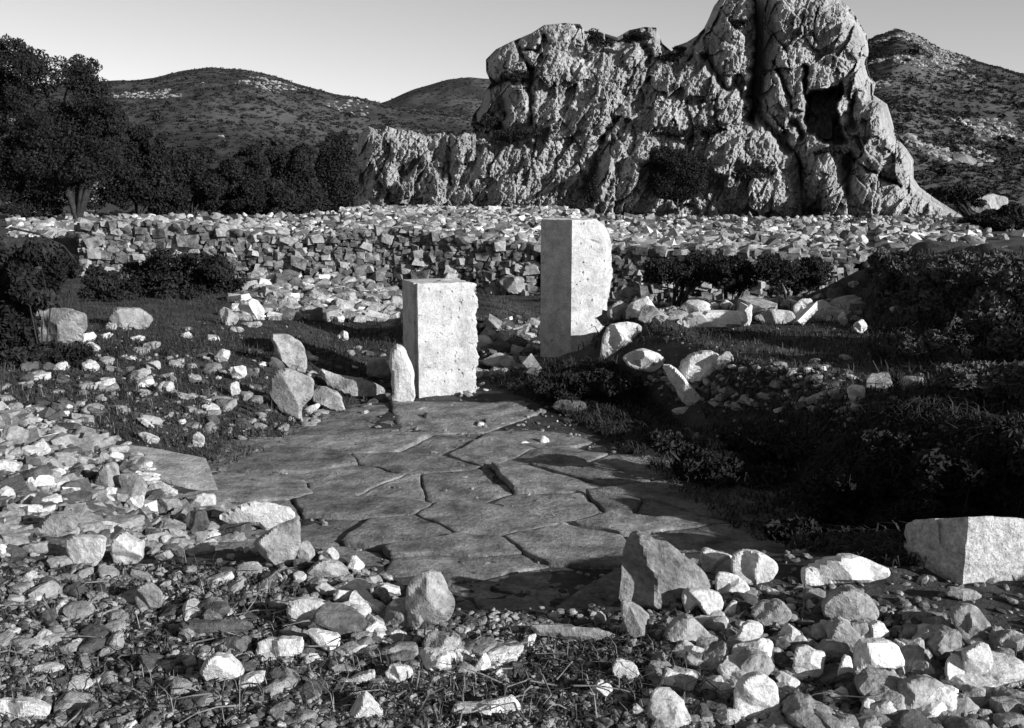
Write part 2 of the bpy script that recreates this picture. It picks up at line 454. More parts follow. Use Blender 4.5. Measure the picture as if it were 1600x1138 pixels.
# ---- hills
def hill(name, label, Y, prof, depth, seed, mat, base=330, rocky=0.25, nsc=2500, ssz=1.0, spots=()):
    us = np.arange(prof[0][0], prof[-1][0] + 1, 4.0)
    pv = np.interp(us, [p[0] for p in prof], [p[1] for p in prof]) + 1.2 * vnoise(us / 30, us * 0, 0, seed)
    rows = 46
    X = np.zeros((rows, len(us))); Yy = X.copy(); Z = X.copy()
    for k in range(rows):
        t = k / (rows - 1)
        yy = Y * (1 - depth * (1 - t))
        x0, _, z0 = at_y(us, pv, Y)
        zb = -2.0
        zt = zb + (z0 - zb) * (t ** 0.85 if t < 1 else 1)
        X[k] = x0 * (0.55 + 0.45 * yy / Y) / (1.0) ; Yy[k] = yy; Z[k] = zt
        X[k] = x0 * yy / Y
        Z[k] += (1 - t) * t * 4 * Y * 0.012 * fbm(X[k] / Y * 14, np.full(len(us), yy / Y * 14), 0, 4, seed)
    Xb, Yb, Zb = X[-1] * 1.3, np.full(len(us), Y * 1.35), np.full(len(us), -5.0)
    X = np.vstack([X, Xb]); Yy = np.vstack([Yy, Yb]); Z = np.vstack([Z, Zb])
    n, m = X.shape; q = np.arange(n * m).reshape(n, m)
    Fh = np.stack([q[:-1, :-1], q[:-1, 1:], q[1:, 1:], q[1:, :-1]], -1).reshape(-1, 4)
    h = obj(name, mesh_np(name, np.stack([X, Yy, Z], -1).reshape(-1, 3), Fh, True), mat)
    tag(h, label, kind='structure')
    # scrub and pale outcrops over the slope
    rng = np.random.default_rng(seed)
    r_ = rng.uniform(0.0, n - 2.01, nsc); c_ = rng.uniform(0, m - 1.01, nsc)
    ri, ci = r_.astype(int), c_.astype(int); fr, fc = r_ - ri, c_ - ci
    def smp(A):
        return (A[ri, ci] * (1 - fr) * (1 - fc) + A[ri + 1, ci] * fr * (1 - fc) + A[ri, ci + 1] * (1 - fr) * fc + A[ri + 1, ci + 1] * fr * fc)
    T = np.stack([smp(X), smp(Yy), smp(Z)], 1)
    patch = fbm(T[:, 0] / Y * 16, T[:, 2] / Y * 60, 0, 3, seed + 5)
    tu = CU + F * T[:, 0] / T[:, 1]; tv = HOR - (T[:, 2] - EYE) * F / T[:, 1]
    patch = patch - (0.12 if spots else 0)
    for (pu, pv_, ru, rv) in spots: patch = patch + 0.45 * np.exp(-((tu - pu) / ru) ** 2 - ((tv - pv_) / rv) ** 2)
    isr = (patch > 0.18) & (rng.random(nsc) < rocky * 3)
    s = Y * 0.0021 * ssz * rng.lognormal(0, 0.45, nsc)
    Sc = np.zeros((nsc, 3, 3)); Sc[:, 0, 0] = s * 1.5; Sc[:, 1, 1] = s; Sc[:, 2, 2] = s * rng.uniform(.6, 1.0, nsc)
    M = rand_rot(nsc, rng, 0.5) @ Sc
    wh = rng.integers(0, 6, nsc)
    for sel, nm, mt, lb in ((isr, 'hillside_rocks', M_HROCK, 'pale rock outcrops on the far slope'), (~isr, 'hillside_scrub', M_HSCRUB, 'dark low scrub over the far slope')):
        V_, F_ = merged(ROCK0 if nm == 'hillside_rocks' else LEAFBLOB, wh[sel], M[sel], T[sel] + np.array([0, 0, 0.0]))
        tag(obj(nm, mesh_np(nm, V_, F_), mt), lb, kind='stuff')
    return h
def leafblob(seed):
    rng = np.random.default_rng(seed)
    n = 26
    p = rng.normal(size=(n, 3)); p /= np.linalg.norm(p, axis=1)[:, None]; p *= rng.uniform(.35, .5, n)[:, None]
    p[:, 2] = np.abs(p[:, 2]) 
    d1 = rng.normal(size=(n, 3)) * 0.16; d2 = rng.normal(size=(n, 3)) * 0.16
    V = np.stack([p - d1, p + d1, p + d2], 1).reshape(-1, 3)
    return V, np.arange(n * 3).reshape(n, 3)
LEAFBLOB = [leafblob(i) for i in range(6)]
hill('hill', 'long scrubby hill with pale rock patches behind the trees at left', 420,
     [(-120, 150), (0, 140), (120, 128), (180, 127), (240, 122), (290, 111), (330, 106), (380, 108), (420, 117), (470, 134), (520, 147), (560, 152), (620, 166), (700, 176), (780, 190), (900, 215), (1000, 260)], 0.72, 11, M_HILL, nsc=22000, ssz=0.62, spots=((380, 212, 60, 18), (290, 160, 60, 12), (420, 150, 40, 14), (560, 185, 40, 18), (470, 200, 40, 14)))
hill('hill', 'smooth dark hill seen between the long hill and the crag', 760,
     [(480, 200), (560, 172), (610, 156), (650, 138), (700, 124), (735, 120), (770, 123), (830, 140), (900, 160), (1000, 200)], 0.35, 12, M_HILL, rocky=0.1, nsc=7000, ssz=0.45)
hill('hill', 'steep dark hill rising behind the crag at right', 260,
     [(1180, 170), (1260, 110), (1330, 75), (1370, 56), (1400, 46), (1430, 55), (1470, 76), (1520, 93), (1583, 112), (1660, 135), (1760, 165), (1900, 200)], 0.72, 13, M_HILL, nsc=22000, ssz=0.7, spots=((1510, 210, 50, 22), (1440, 110, 50, 8), (1480, 250, 60, 16), (1420, 60, 30, 14)))

# ================================================================== CRAG
def seg(U, V, pts, wd, soft=1.6):
    d, _, _ = near(U + 5 * fbm(U / 12, V / 14, 0, 3, 71), V + 5 * fbm(U / 12, V / 14, 5, 3, 72), pts, closed=False)
    wd = wd * (1 + 0.5 * vnoise(U / 10, V / 10, 0, 73))
    return np.exp(-(d / wd) ** soft)
def ell(U, V, cu, cv, ru, rv, a=0, p=2.0):
    c, s = math.cos(R(a)), math.sin(R(a))
    x = (U - cu) * c + (V - cv) * s; y = -(U - cu) * s + (V - cv) * c
    q = np.abs(x / ru) ** p + np.abs(y / rv) ** p
    return np.sqrt(np.clip(1 - q, 0, 1))
def crag_base(U, V, d, seed, vt, slope, e=3.2, wid=55, big=1.0, gran=1.0):
    wu = U + 10 * fbm(U / 40, V / 40, 0, 3, seed); wv = V + 14 * fbm(U / 40, V / 40, 4, 3, seed + 1)
    r = e * (1 - np.exp(-d / wid)) + slope * sstep(0, 1, (V - vt) / 330.0) * np.minimum(1, d / 12)
    r = r + 0.6 * fbm(wu / 70, wv / 90, 0, 3, seed + 20)
    f1, f2, cr, ox, oy = voro(wu / 50, wv / 85, seed)
    tl = _hash(np.floor(cr * 9999), np.floor(cr * 7777), np.floor(cr * 0), 9) - .5
    r = r + big * (0.75 * (cr - 0.5) + 1.7 * (cr - .4) * ox + 1.3 * tl * oy) - 0.12 * np.exp(-((f2 - f1) / 0.03) ** 2)
    # leaning, blocky facets
    lu = wu + 0.35 * (V - 200)
    f1, f2, cr, ox, oy = voro(lu / 20, wv / 44, seed + 3)
    tl = _hash(np.floor(cr * 9999), np.floor(cr * 7777), np.floor(cr * 0), 5) - .5
    r = r + 0.60 * (cr - 0.5) + 1.3 * ox * (cr - .45) + 0.9 * oy * tl - 0.04 * np.exp(-((f2 - f1) / 0.06) ** 2)
    f1, f2, cr, ox, oy = voro(lu / 7.5 + 3, wv / 12, seed + 6)
    r = r + gran * (0.20 * (cr - 0.5) + 0.40 * ox * (cr - .5))
    r = r - 0.22 * np.abs(fbm(lu / 10, wv / 50, 0, 4, seed + 9)) + gran * 0.18 * fbm(U / 9, V / 11, 0, 4, seed + 7, .6) + gran * 0.20 * fbm(U / 3.0, V / 3.4, 0, 3, seed + 8)
    return r
def facet(U, V, seed, lean=0.35):
    lu = U + lean * (V - 200) + 4 * fbm(U / 30, V / 30, 0, 2, seed); lv = V + 5 * fbm(U / 30, V / 30, 2, 2, seed)
    _, _, c1, ox, oy = voro(lu / 30, lv / 52, seed); _, _, c2, px, py = voro(lu / 11, lv / 21, seed + 1)
    Uf = U - (0.55 * ox * 30 + 0.45 * px * 11) * .9; Vf = V - (0.55 * oy * 52 + 0.45 * py * 21) * .9
    return Uf, Vf
def dome_fn(U, V, d, rel):
    r = crag_base(U, V, d, 21, 30, 5.5, e=2.6, wid=24)
    for e in ((800, 95, 40, 42, 0, 1.9), (868, 85, 50, 52, 0, 1.4), (925, 140, 45, 60, 0, 1.0), (1010, 75, 32, 34, 20, 1.2), (985, 105, 26, 30, -15, 1.2),
              (1050, 150, 45, 45, 30, 0.9), (1105, 110, 40, 60, 35, 1.6), (1150, 60, 35, 60, 10, 1.6), (1150, 140, 25, 60, 25, 1.8),
              (960, 230, 22, 60, 25, 1.6), (985, 260, 30, 70, 5, 1.3), (900, 230, 50, 70, 0, 0.8), (1060, 190, 50, 26, 25, 1.3), (1130, 230, 28, 60, -12, 1.5),
              (1170, 260, 30, 50, -30, 1.2), (765, 175, 16, 36, 15, 1.1), (1195, 310, 50, 32, 0, 1.2), (1060, 330, 60, 22, 0, 1.2), (850, 310, 90, 40, 0, 1.0)):
        r = r + 0.6 * e[5] * ell(*facet(U, V, 88), *e[:5]) * np.minimum(1, d / 8)
    for pts, wdt, dp in (([(806, 60), (815, 85), (830, 112), (828, 150), (829, 190)], 4, 1.6), ([(815, 78), (842, 82), (850, 60)], 3, 0.9), ([(832, 110), (848, 88)], 3, 0.8),
                         ([(770, 130), (800, 128), (822, 124)], 8, 1.8), ([(785, 130), (786, 175), (778, 205)], 9, 1.6), ([(745, 190), (775, 196)], 13, 2.0), ([(785, 212), (825, 214)], 13, 2.0),
                         ([(925, 50), (950, 66), (1000, 62), (1018, 86), (1010, 120)], 7, 1.1), ([(1100, 50), (1075, 95)], 3, 1.2), ([(1184, -20), (1187, 60), (1181, 130), (1176, 185)], 7, 6.0),
                         ([(950, 225), (930, 260), (915, 310)], 10, 2.2), ([(1100, 90), (1135, 140)], 5, 1.2), ([(1060, 260), (1060, 290)], 30, 0.8), ([(1150, 130), (1200, 200), (1235, 235)], 7, 1.4),
                         ([(960, 190), (935, 230)], 5, 1.4), ([(1150, 265), (1195, 270)], 12, 1.8)):
        r = r - dp * seg(U, V, pts, wdt)
    r = r + 1.8 * seg(U, V, [(953, 258), (940, 300), (925, 325)], 6)
    return np.maximum(r, -3.0 * np.clip(d / 25, 0, 1) + 0.05)
def tower_fn(U, V, d, rel):
    r = crag_base(U, V, d, 42, 60, 4.0, e=2.3, wid=16, big=1.0, gran=0.6)
    for e in ((1222, 95, 20, 82, 0, 1.6), (1255, 100, 20, 85, 0, 1.7), (1205, 155, 16, 45, -14, 1.4), (1228, 165, 12, 40, -14, 1.0), (1300, 60, 30, 40, 0, 1.0), (1335, 85, 24, 50, 0, 1.4),
              (1280, 110, 16, 26, 0, 1.0), (1345, 135, 22, 22, 0, 1.8), (1362, 182, 24, 36, 10, 2.6), (1392, 215, 22, 40, -25, 1.8), (1380, 248, 50, 36, 20, 2.6), (1412, 262, 18, 32, 0, 1.4),
              (1295, 292, 32, 50, -12, 3.2), (1310, 325, 22, 22, 0, 1.6), (1248, 190, 15, 34, 0, 1.6), (1228, 230, 10, 32, 0, 1.8), (1262, 235, 22, 30, 10, 1.2),
              (1400, 325, 90, 40, 12, 2.4), (1345, 300, 24, 44, -10, 1.4)):
        r = r + 0.65 * e[5] * ell(*facet(U, V, 89, .12), *e[:5], 2.4) * np.minimum(1, d / 6)
    U0, V0 = U, V; U = U + 5 * fbm(U / 12, V / 14, 0, 3, 74); V = V + 5 * fbm(U / 12, V / 14, 0, 3, 75)
    cave = inside(U, V, [(1258, 150), (1262, 140), (1290, 140), (1317, 126), (1318, 150), (1308, 165), (1318, 205), (1325, 228), (1290, 226), (1265, 212), (1256, 190)])
    dd, _, _ = near(U, V, [(1258, 150), (1262, 140), (1290, 140), (1317, 126), (1318, 150), (1308, 165), (1318, 205), (1325, 228), (1290, 226), (1265, 212), (1256, 190)])
    U, V = U0, V0
    r = np.where(cave, r - 4.5 * np.clip(dd / 6, 0, 1) - 0.6, r)
    for pts, wdt, dp in (([(1258, 105), (1260, 150)], 4, 2.2), ([(1333, 150), (1330, 200)], 7, 1.5), ([(1322, 238), (1360, 268), (1405, 290)], 2.5, 1.0), ([(1210, 100), (1225, 130), (1240, 175)], 3, 1.0),
                         ([(1240, 190), (1255, 215)], 7, 1.6), ([(1325, 250), (1325, 300)], 8, 2.0), ([(1240, 290), (1250, 345)], 8, 1.5), ([(1262, 330), (1310, 345)], 6, 1.5), ([(1398, 200), (1404, 250)], 3, 1.0),
                         ([(1215, 215), (1212, 260)], 8, 1.5)):
        r = r - dp * seg(U, V, pts, wdt)
    return np.maximum(r, -3.0 * np.clip(d / 25, 0, 1) + 0.05)
def out_fn(U, V, d, rel):
    r = crag_base(U, V, d, 63, 200, 3.2, e=1.6, wid=22, big=0.5)
    for e in ((590, 232, 34, 40, 0, 1.4), (640, 235, 30, 36, 0, 1.1), (665, 240, 16, 32, -10, 0.8), (722, 232, 22, 34, 0, 1.3), (610, 295, 40, 36, 20, 1.8), (655, 305, 40, 36, 0, 1.3), (580, 325, 26, 18, 20, 1.2)):
        r = r + e[5] * ell(*facet(U, V, 90, 0.1), *e[:5]) * np.minimum(1, d / 6)
    for pts, wdt, dp in (([(640, 262), (690, 264)], 3, .35), ([(700, 205), (702, 290)], 3, .6), ([(590, 280), (620, 335)], 5, 1.0), ([(560, 265), (575, 300)], 8, 0.9)):
        r = r - dp * seg(U, V, pts, wdt)
    return np.maximum(r, -3.0 * np.clip(d / 25, 0, 1) + 0.05)
DOME = [(640, 362), (690, 330), (712, 260), (733, 208), (736, 182), (750, 165), (757, 145), (768, 128), (761, 110), (763, 92), (778, 76), (800, 64), (815, 58), (832, 52), (850, 40), (880, 35), (905, 38), (912, 50), (940, 52), (965, 58), (985, 46), (1010, 42), (1027, 44), (1036, 68), (1050, 80), (1060, 72), (1075, 66), (1090, 56), (1106, 40), (1115, 25), (1122, 5), (1140, -20), (1185, -25), (1222, -10), (1226, 180), (1258, 250), (1266, 362)]
TOWER = [(1230, 366), (1232, 300), (1243, 262), (1232, 238), (1205, 212), (1186, 190), (1189, 130), (1194, 60), (1192, -10), (1215, -30), (1260, -32), (1300, -15), (1330, 15), (1345, 35), (1356, 55), (1358, 80), (1352, 100), (1357, 120), (1366, 130), (1362, 150), (1385, 165), (1395, 190), (1400, 215), (1418, 232), (1428, 250), (1427, 280), (1436, 293), (1462, 310), (1500, 335), (1530, 366)]
OUTC = [(540, 364), (548, 330), (556, 300), (562, 270), (557, 240), (562, 210), (575, 198), (600, 196), (622, 203), (650, 205), (672, 212), (700, 206), (740, 203), (762, 212), (775, 300), (790, 364)]
c1 = relief('rock_crag', DOME, 52, 1, M_CRAG, 21, backk=6.0, step=1.45, amp=0.010, fn=dome_fn, chaikin=0)
tag(c1, 'massive pale limestone crag with a rounded head at its left end', 'rock crag')
c2 = relief('rock_crag', TOWER, 50.5, 1, M_CRAG, 42, backk=6.0, step=1.45, amp=0.010, fn=tower_fn, chaikin=0)
tag(c2, 'tallest limestone tower of the crag, with a dark cave in its face', 'rock crag')
c3 = relief('rock_outcrop', OUTC, 48, 1, M_CRAG, 63, backk=6.0, step=1.45, amp=0.01, fn=out_fn, chaikin=0)
tag(c3, 'low fluted rock outcrop against the left foot of the big crag', 'rock outcrop')
far_rock = relief('boulder', [(1512, 322), (1525, 308), (1548, 302), (1574, 308), (1576, 318), (1562, 332), (1530, 338)], 36, 0.5, M_MID, 77, step=1.5)
tag(far_rock, 'pale boulder standing alone on the slope right of the crag', 'boulder')

# ================================================================== FOLIAGE
def leaves(centres, radii, n, size, seed, dense=0.75):
    """leaf-sized triangles/quads spread over many clumps; returns V,F(quads)"""
    rng = np.random.default_rng(seed)
    c = np.asarray(centres, float); rr = np.asarray(radii, float)
    wts = (rr.prod(1)) ** (2 / 3); wts /= wts.sum()
    k = rng.choice(len(c), n, p=wts)
    p = rng.normal(size=(n, 3)); p /= np.linalg.norm(p, axis=1)[:, None]
    p = p * (rng.uniform(0, 1, n) ** (1 / 3 * dense))[:, None]
    P = c[k] + p * rr[k]
    a = rng.normal(size=(n, 3)); a /= np.linalg.norm(a, axis=1)[:, None]
    b = np.cross(a, rng.normal(size=(n, 3))); b /= np.linalg.norm(b, axis=1)[:, None]
    s = size * rng.lognormal(0, 0.3, n)[:, None]
    V = np.stack([P - a * s * .9, P - b * s * .38, P + a * s * .9, P + b * s * .38], 1).reshape(-1, 3)
    return V, np.arange(n * 4).reshape(n, 4)
def tube(pts, radii, sides=6):
    pts = [Vector(p) for p in pts]; V = []; Fc = []
    for i, p in enumerate(pts):
        t = (pts[min(i + 1, len(pts) - 1)] - pts[max(i - 1, 0)]).normalized()
        a = t.cross(Vector((0.3, 1, 0.2))).normalized(); b = t.cross(a)
        for k in range(sides):
            an = 2 * math.pi * k / sides
            V.append(p + (a * math.cos(an) + b * math.sin(an)) * radii[i])
    for i in range(len(pts) - 1):
        for k in range(sides):
            k2 = (k + 1) % sides
            Fc.append((i * sides + k, i * sides + k2, (i + 1) * sides + k2, (i + 1) * sides + k))
    return np.array([tuple(v) for v in V]), np.array(Fc)
def join(parts):
    Vs, Fs, o = [], [], 0
    for v, f in parts:
        Vs.append(v); Fs.append(f + o); o += len(v)
    return np.concatenate(Vs), np.concatenate(Fs)
def branchy(root, ends, r0, seed):
    rng = random.Random(seed); parts = []
    for e in ends:
        root_v = Vector(root); e = Vector(e); mid = root_v.lerp(e, .45) + Vector((rng.uniform(-.1, .1), rng.uniform(-.1, .1), rng.uniform(.0, .15))) * (e - root_v).length
        pts = [root_v, root_v.lerp(mid, .5), mid, mid.lerp(e, .5), e]
        parts.append(tube(pts, [r0, r0 * .8, r0 * .55, r0 * .35, r0 * .12]))
    return join(parts)
def tree(name, label, cat, clumps, Y, n, size, seed, trunk_u=None, base_v=None, r0=0.12, mat=M_LEAF, group=None, dz=1.0, dense=0.75):
    """clumps: (u, v, ru, rv) pixels at distance Y"""
    rng = np.random.default_rng(seed); cs, rs = [], []
    for (u, v, ru, rv) in clumps:
        y = Y + rng.uniform(-.5, .5) * ru / F * Y * dz
        x, _, z = at_y(u, v, y)
        for q in range(10):
            o = rng.normal(size=3); o /= np.linalg.norm(o); o *= rng.uniform(.35, 1.12); o[2] = abs(o[2]) if rng.random() < .3 else o[2]
            cs.append((x + o[0] * ru / F * y, y + o[1] * ru / F * y * dz, z + o[2] * rv / F * y)); k_s = rng.uniform(.2, .5); rs.append((ru / F * y * k_s, ru / F * y * k_s, rv / F * y * k_s * .9))
        cs.append((x, y, z)); rs.append((ru / F * y * .75, ru / F * y * .75, rv / F * y * .7))
    tu = trunk_u if trunk_u is not None else float(np.mean([c[0] for c in clumps]))
    x0 = float(at_y(tu, 300, Y)[0]); z0 = float(H(np.array([x0]), np.array([Y]))[0]) - 0.1
    if base_v is not None: z0 = float(at_y(tu, base_v, Y)[2])
    root = empty(name, (x0, Y, z0), label, cat, group)
    cs = np.array(cs); rs = np.array(rs)
    V, Fc = leaves(cs, rs, n, size, seed, dense)
    obj('crown', mesh_np('crown', V - np.array([x0, Y, z0]), Fc), mat, root)
    rg = random.Random(seed)
    cand = [q for q in (cs - np.array([x0, Y, z0])) if q[2] > 1.1 * abs(q[0])] or list(cs - np.array([x0, Y, z0]))
    ends = [tuple(cand[rg.randrange(len(cand))]) for _ in range(min(9, len(cand)))]
    V, Fc = branchy((0, 0, 0), ends, r0, seed)
    obj('trunk', mesh_np('trunk', V, Fc, True), M_BARK, root)
    return root
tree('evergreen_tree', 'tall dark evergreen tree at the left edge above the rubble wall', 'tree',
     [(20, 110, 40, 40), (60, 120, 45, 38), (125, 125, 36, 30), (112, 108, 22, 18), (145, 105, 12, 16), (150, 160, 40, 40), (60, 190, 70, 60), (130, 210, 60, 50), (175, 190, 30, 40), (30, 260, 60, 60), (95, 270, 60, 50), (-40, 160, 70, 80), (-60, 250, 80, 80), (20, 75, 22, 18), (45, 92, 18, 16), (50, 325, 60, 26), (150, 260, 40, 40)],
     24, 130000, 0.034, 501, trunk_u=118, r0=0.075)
shr = [('dark bush between the left tree and the first low shrubs', [(205, 235, 40, 40), (185, 290, 40, 45), (225, 290, 45, 45), (240, 240, 30, 30)], 27, 13000),
       ('broad dark shrub below the pale patch of the hill', [(290, 270, 50, 45), (330, 300, 50, 45), (270, 315, 40, 30)], 28, 13000),
       ('low dark shrub in the middle of the shrub belt', [(385, 275, 45, 42), (410, 315, 50, 34), (370, 320, 40, 26)], 29, 12000),
       ('dark rounded bush left of the one touching the outcrop', [(455, 265, 42, 42), (470, 305, 45, 40), (440, 320, 34, 26)], 30, 12000),
       ('dark bush leaning against the left end of the rock outcrop', [(520, 265, 36, 50), (530, 310, 36, 40), (500, 325, 30, 22), (535, 235, 22, 30)], 31, 12000)]
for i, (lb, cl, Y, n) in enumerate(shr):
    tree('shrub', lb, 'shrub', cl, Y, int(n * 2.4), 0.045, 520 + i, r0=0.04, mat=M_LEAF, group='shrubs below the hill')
cb = [('big round black bush growing on the face of the crag', [(1060, 262, 46, 34), (1045, 285, 34, 34), (1080, 285, 34, 32), (1062, 300, 34, 20)], 44.2, 26000, .08),
      ('small bush on top of the crag beside the rounded head', [(930, 60, 18, 12), (945, 68, 12, 8)], 49, 1400, .08),
      ('flat bush on the ridge of the crag near its middle', [(1000, 58, 22, 8), (980, 60, 10, 7)], 49.5, 1400, .08),
      ('bush tucked under the chin of the rounded head', [(800, 122, 24, 9)], 48, 1200, .08),
      ('dark bush in the left hollow of the crag', [(762, 192, 18, 10), (748, 200, 9, 8)], 47, 1500, .08),
      ('dark bush in the hollow right of the leaning slabs', [(805, 212, 30, 12), (790, 216, 14, 10)], 46.3, 1900, .08),
      ('small bush sprouting beside the tall cleft of the tower', [(1155, 36, 14, 7)], 47, 700, .08),
      ('bush at the foot of the diagonal slabs', [(1165, 272, 26, 12), (1185, 280, 14, 10)], 44.2, 1800, .08),
      ('bush in the shade under the cave', [(1300, 236, 26, 10)], 45.0, 1500, .08),
      ('small scrub on the saddle between the two summits', [(1050, 90, 20, 9), (1062, 78, 10, 6)], 49, 1200, .08),
      ('scrub on the shelf above the black bush', [(1062, 208, 26, 8), (1110, 205, 18, 12)], 46.0, 1600, .08),
      ('twiggy bush behind the top of the pillar', [(900, 322, 26, 14), (880, 330, 18, 10), (925, 300, 12, 24)], 40.0, 2200, .07)]
for i, (lb, cl, Y, n, sz) in enumerate(cb):
    tree('bush', lb, 'bush', cl, Y, int(n * 2.0), sz * .62, 560 + i, base_v=max(c[1] + c[3] for c in cl), r0=0.03, group='bushes growing on the crag', dz=0.7)
fr = [('dark bushes on the slope at the right end of the crag', [(1500, 305, 36, 20), (1540, 348, 46, 22), (1580, 345, 40, 26), (1470, 300, 18, 10), (1600, 360, 40, 20)], 22, 16000, .045),]
for i, (lb, cl, Y, n, sz) in enumerate(fr):
    tree('bush', 'dark bush on the slope at the right end of the crag', 'bush', cl, Y, n, sz, 590 + i, r0=0.05)
# shrubs in front of the back wall, right half
tw_parts = []
tw = [('low dark bramble against the wall just right of the pillar', [(1040, 425, 45, 30), (1075, 430, 40, 30)], 13.6),
      ('dark bramble in the middle of the right-hand wall', [(1125, 425, 50, 30), (1160, 432, 40, 26)], 13.4),
      ('dark bramble before the wall behind the upright pale stones', [(1220, 425, 46, 30), (1265, 428, 40, 30)], 13.2),
      ('dark shrub at the left end of the overgrown bank', [(1385, 430, 30, 34), (1412, 440, 36, 40), (1400, 490, 34, 34), (1425, 420, 30, 26)], 11.5),
      ('dense shrub in the middle of the overgrown bank', [(1470, 420, 50, 30), (1450, 475, 46, 40), (1500, 450, 40, 44), (1490, 520, 44, 40)], 10.6),
      ('dense shrub at the right edge of the photo on the bank', [(1550, 420, 46, 30), (1550, 480, 50, 50), (1610, 450, 60, 60), (1580, 540, 50, 44)], 10.0),
      ('straggly shrub lower down the overgrown bank', [(1410, 550, 40, 34), (1450, 590, 40, 30), (1390, 600, 24, 34), (1470, 550, 30, 30)], 8.8),
      ('low shrub spreading at the foot of the overgrown bank', [(1530, 590, 60, 34), (1590, 600, 50, 40), (1490, 610, 40, 30)], 8.0)]
for i, (lb, cl, Y) in enumerate(tw):
    if i >= 3:
        for (u_, v_, ru_, rv_) in cl:
            y_ = hit(u_, v_ + rv_ * .7)[1]
            tw_parts.append((lb, (u_, v_, ru_ * .9, rv_ * .95), y_))
        Y = tw_parts[-1][2]; cl = [t[1] for t in tw_parts if t[0] == lb]
    tree('shrub', lb, 'shrub', cl, Y, 9000 if i < 3 else 20000, 0.024 if Y > 12 else 0.022, 610 + i, r0=0.02, mat=M_LEAF if i < 3 else M_LEAF3, dense=0.9)
bk0 = 1
lf = [('dark bush with a domed top beside the left edge', [(82, 405, 28, 24), (75, 440, 30, 26), (110, 425, 16, 14)], 9.5, 6000),
      ('dark straggly shrub at the left edge of the site', [(30, 420, 34, 50), (20, 500, 30, 60), (45, 560, 50, 24), (-20, 470, 50, 90), (70, 470, 24, 18), (110, 555, 34, 14), (60, 395, 30, 20)], 7.2, 22000),
      ('dark twiggy shrub before the left half of the rubble wall', [(240, 430, 50, 26), (300, 435, 55, 34), (335, 415, 34, 26), (280, 465, 46, 20), (265, 408, 44, 22), (350, 440, 30, 30), (210, 455, 40, 24)], 12.6, 20000),
      ('small dark bush between the domed bush and the twiggy shrub', [(160, 440, 34, 24), (180, 465, 40, 16)], 11.8, 6000)]
for i, (lb, cl, Y, n) in enumerate(lf):
    tree('shrub', lb, 'shrub', cl, Y, n, 0.026, 640 + i, r0=0.009, mat=M_LEAF, dense=0.9)
# shaded right side of the way: shrubs on the bank; more beyond the frame
bk = [('black shrub behind the pale block at right', [(1480, 740, 60, 50), (1520, 790, 60, 40), (1440, 790, 50, 40)], 4.2, 12000),
      ('black shrub hanging over the right side of the way', [(1400, 720, 60, 40), (1340, 760, 60, 40), (1290, 790, 50, 40)], 4.5, 12000),
      ('dark shrub at the right edge above the pale block', [(1580, 690, 60, 60), (1570, 780, 50, 50), (1640, 730, 60, 60)], 4.3, 12000),
      ('low dark shrub on the bank beside the small cube of stone', [(1250, 700, 60, 22), (1180, 690, 46, 16)], 5.6, 9000),
      ('black low shrub crowning the mound in front of the pillar', [(870, 606, 40, 24), (925, 600, 46, 26), (965, 612, 40, 28), (1000, 640, 40, 26), (1040, 668, 40, 22)], 7.2, 20000),
      ('dark weeds hanging down the bank beside the middle of the way', [(1100, 730, 60, 30), (1170, 760, 60, 34), (1040, 690, 40, 22)], 5.4, 11000),
      ('black weeds at the foot of the bank left of the cut block', [(1300, 850, 60, 28), (1370, 850, 50, 34), (1230, 830, 50, 24)], 4.15, 9000)]
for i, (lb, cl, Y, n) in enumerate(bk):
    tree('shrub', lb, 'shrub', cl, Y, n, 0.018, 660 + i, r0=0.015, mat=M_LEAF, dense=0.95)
for i, (x, y, h) in enumerate(((3.6, 4.1, .8), (4.0, 5.0, 1.0), (4.6, 6.0, 1.0))):
    u = CU + x / y * F
    v = HOR + (EYE - 0.4 - h / 2) * F / y
    tree('shrub', 'dark shrub on the bank beyond the right edge', 'shrub', [(u, v, h * .5 / y * F, h * .5 / y * F)], y, 6000, 0.025, 690 + i, r0=0.02, mat=M_LEAF, group='shrubs beyond the right edge', dense=0.9)

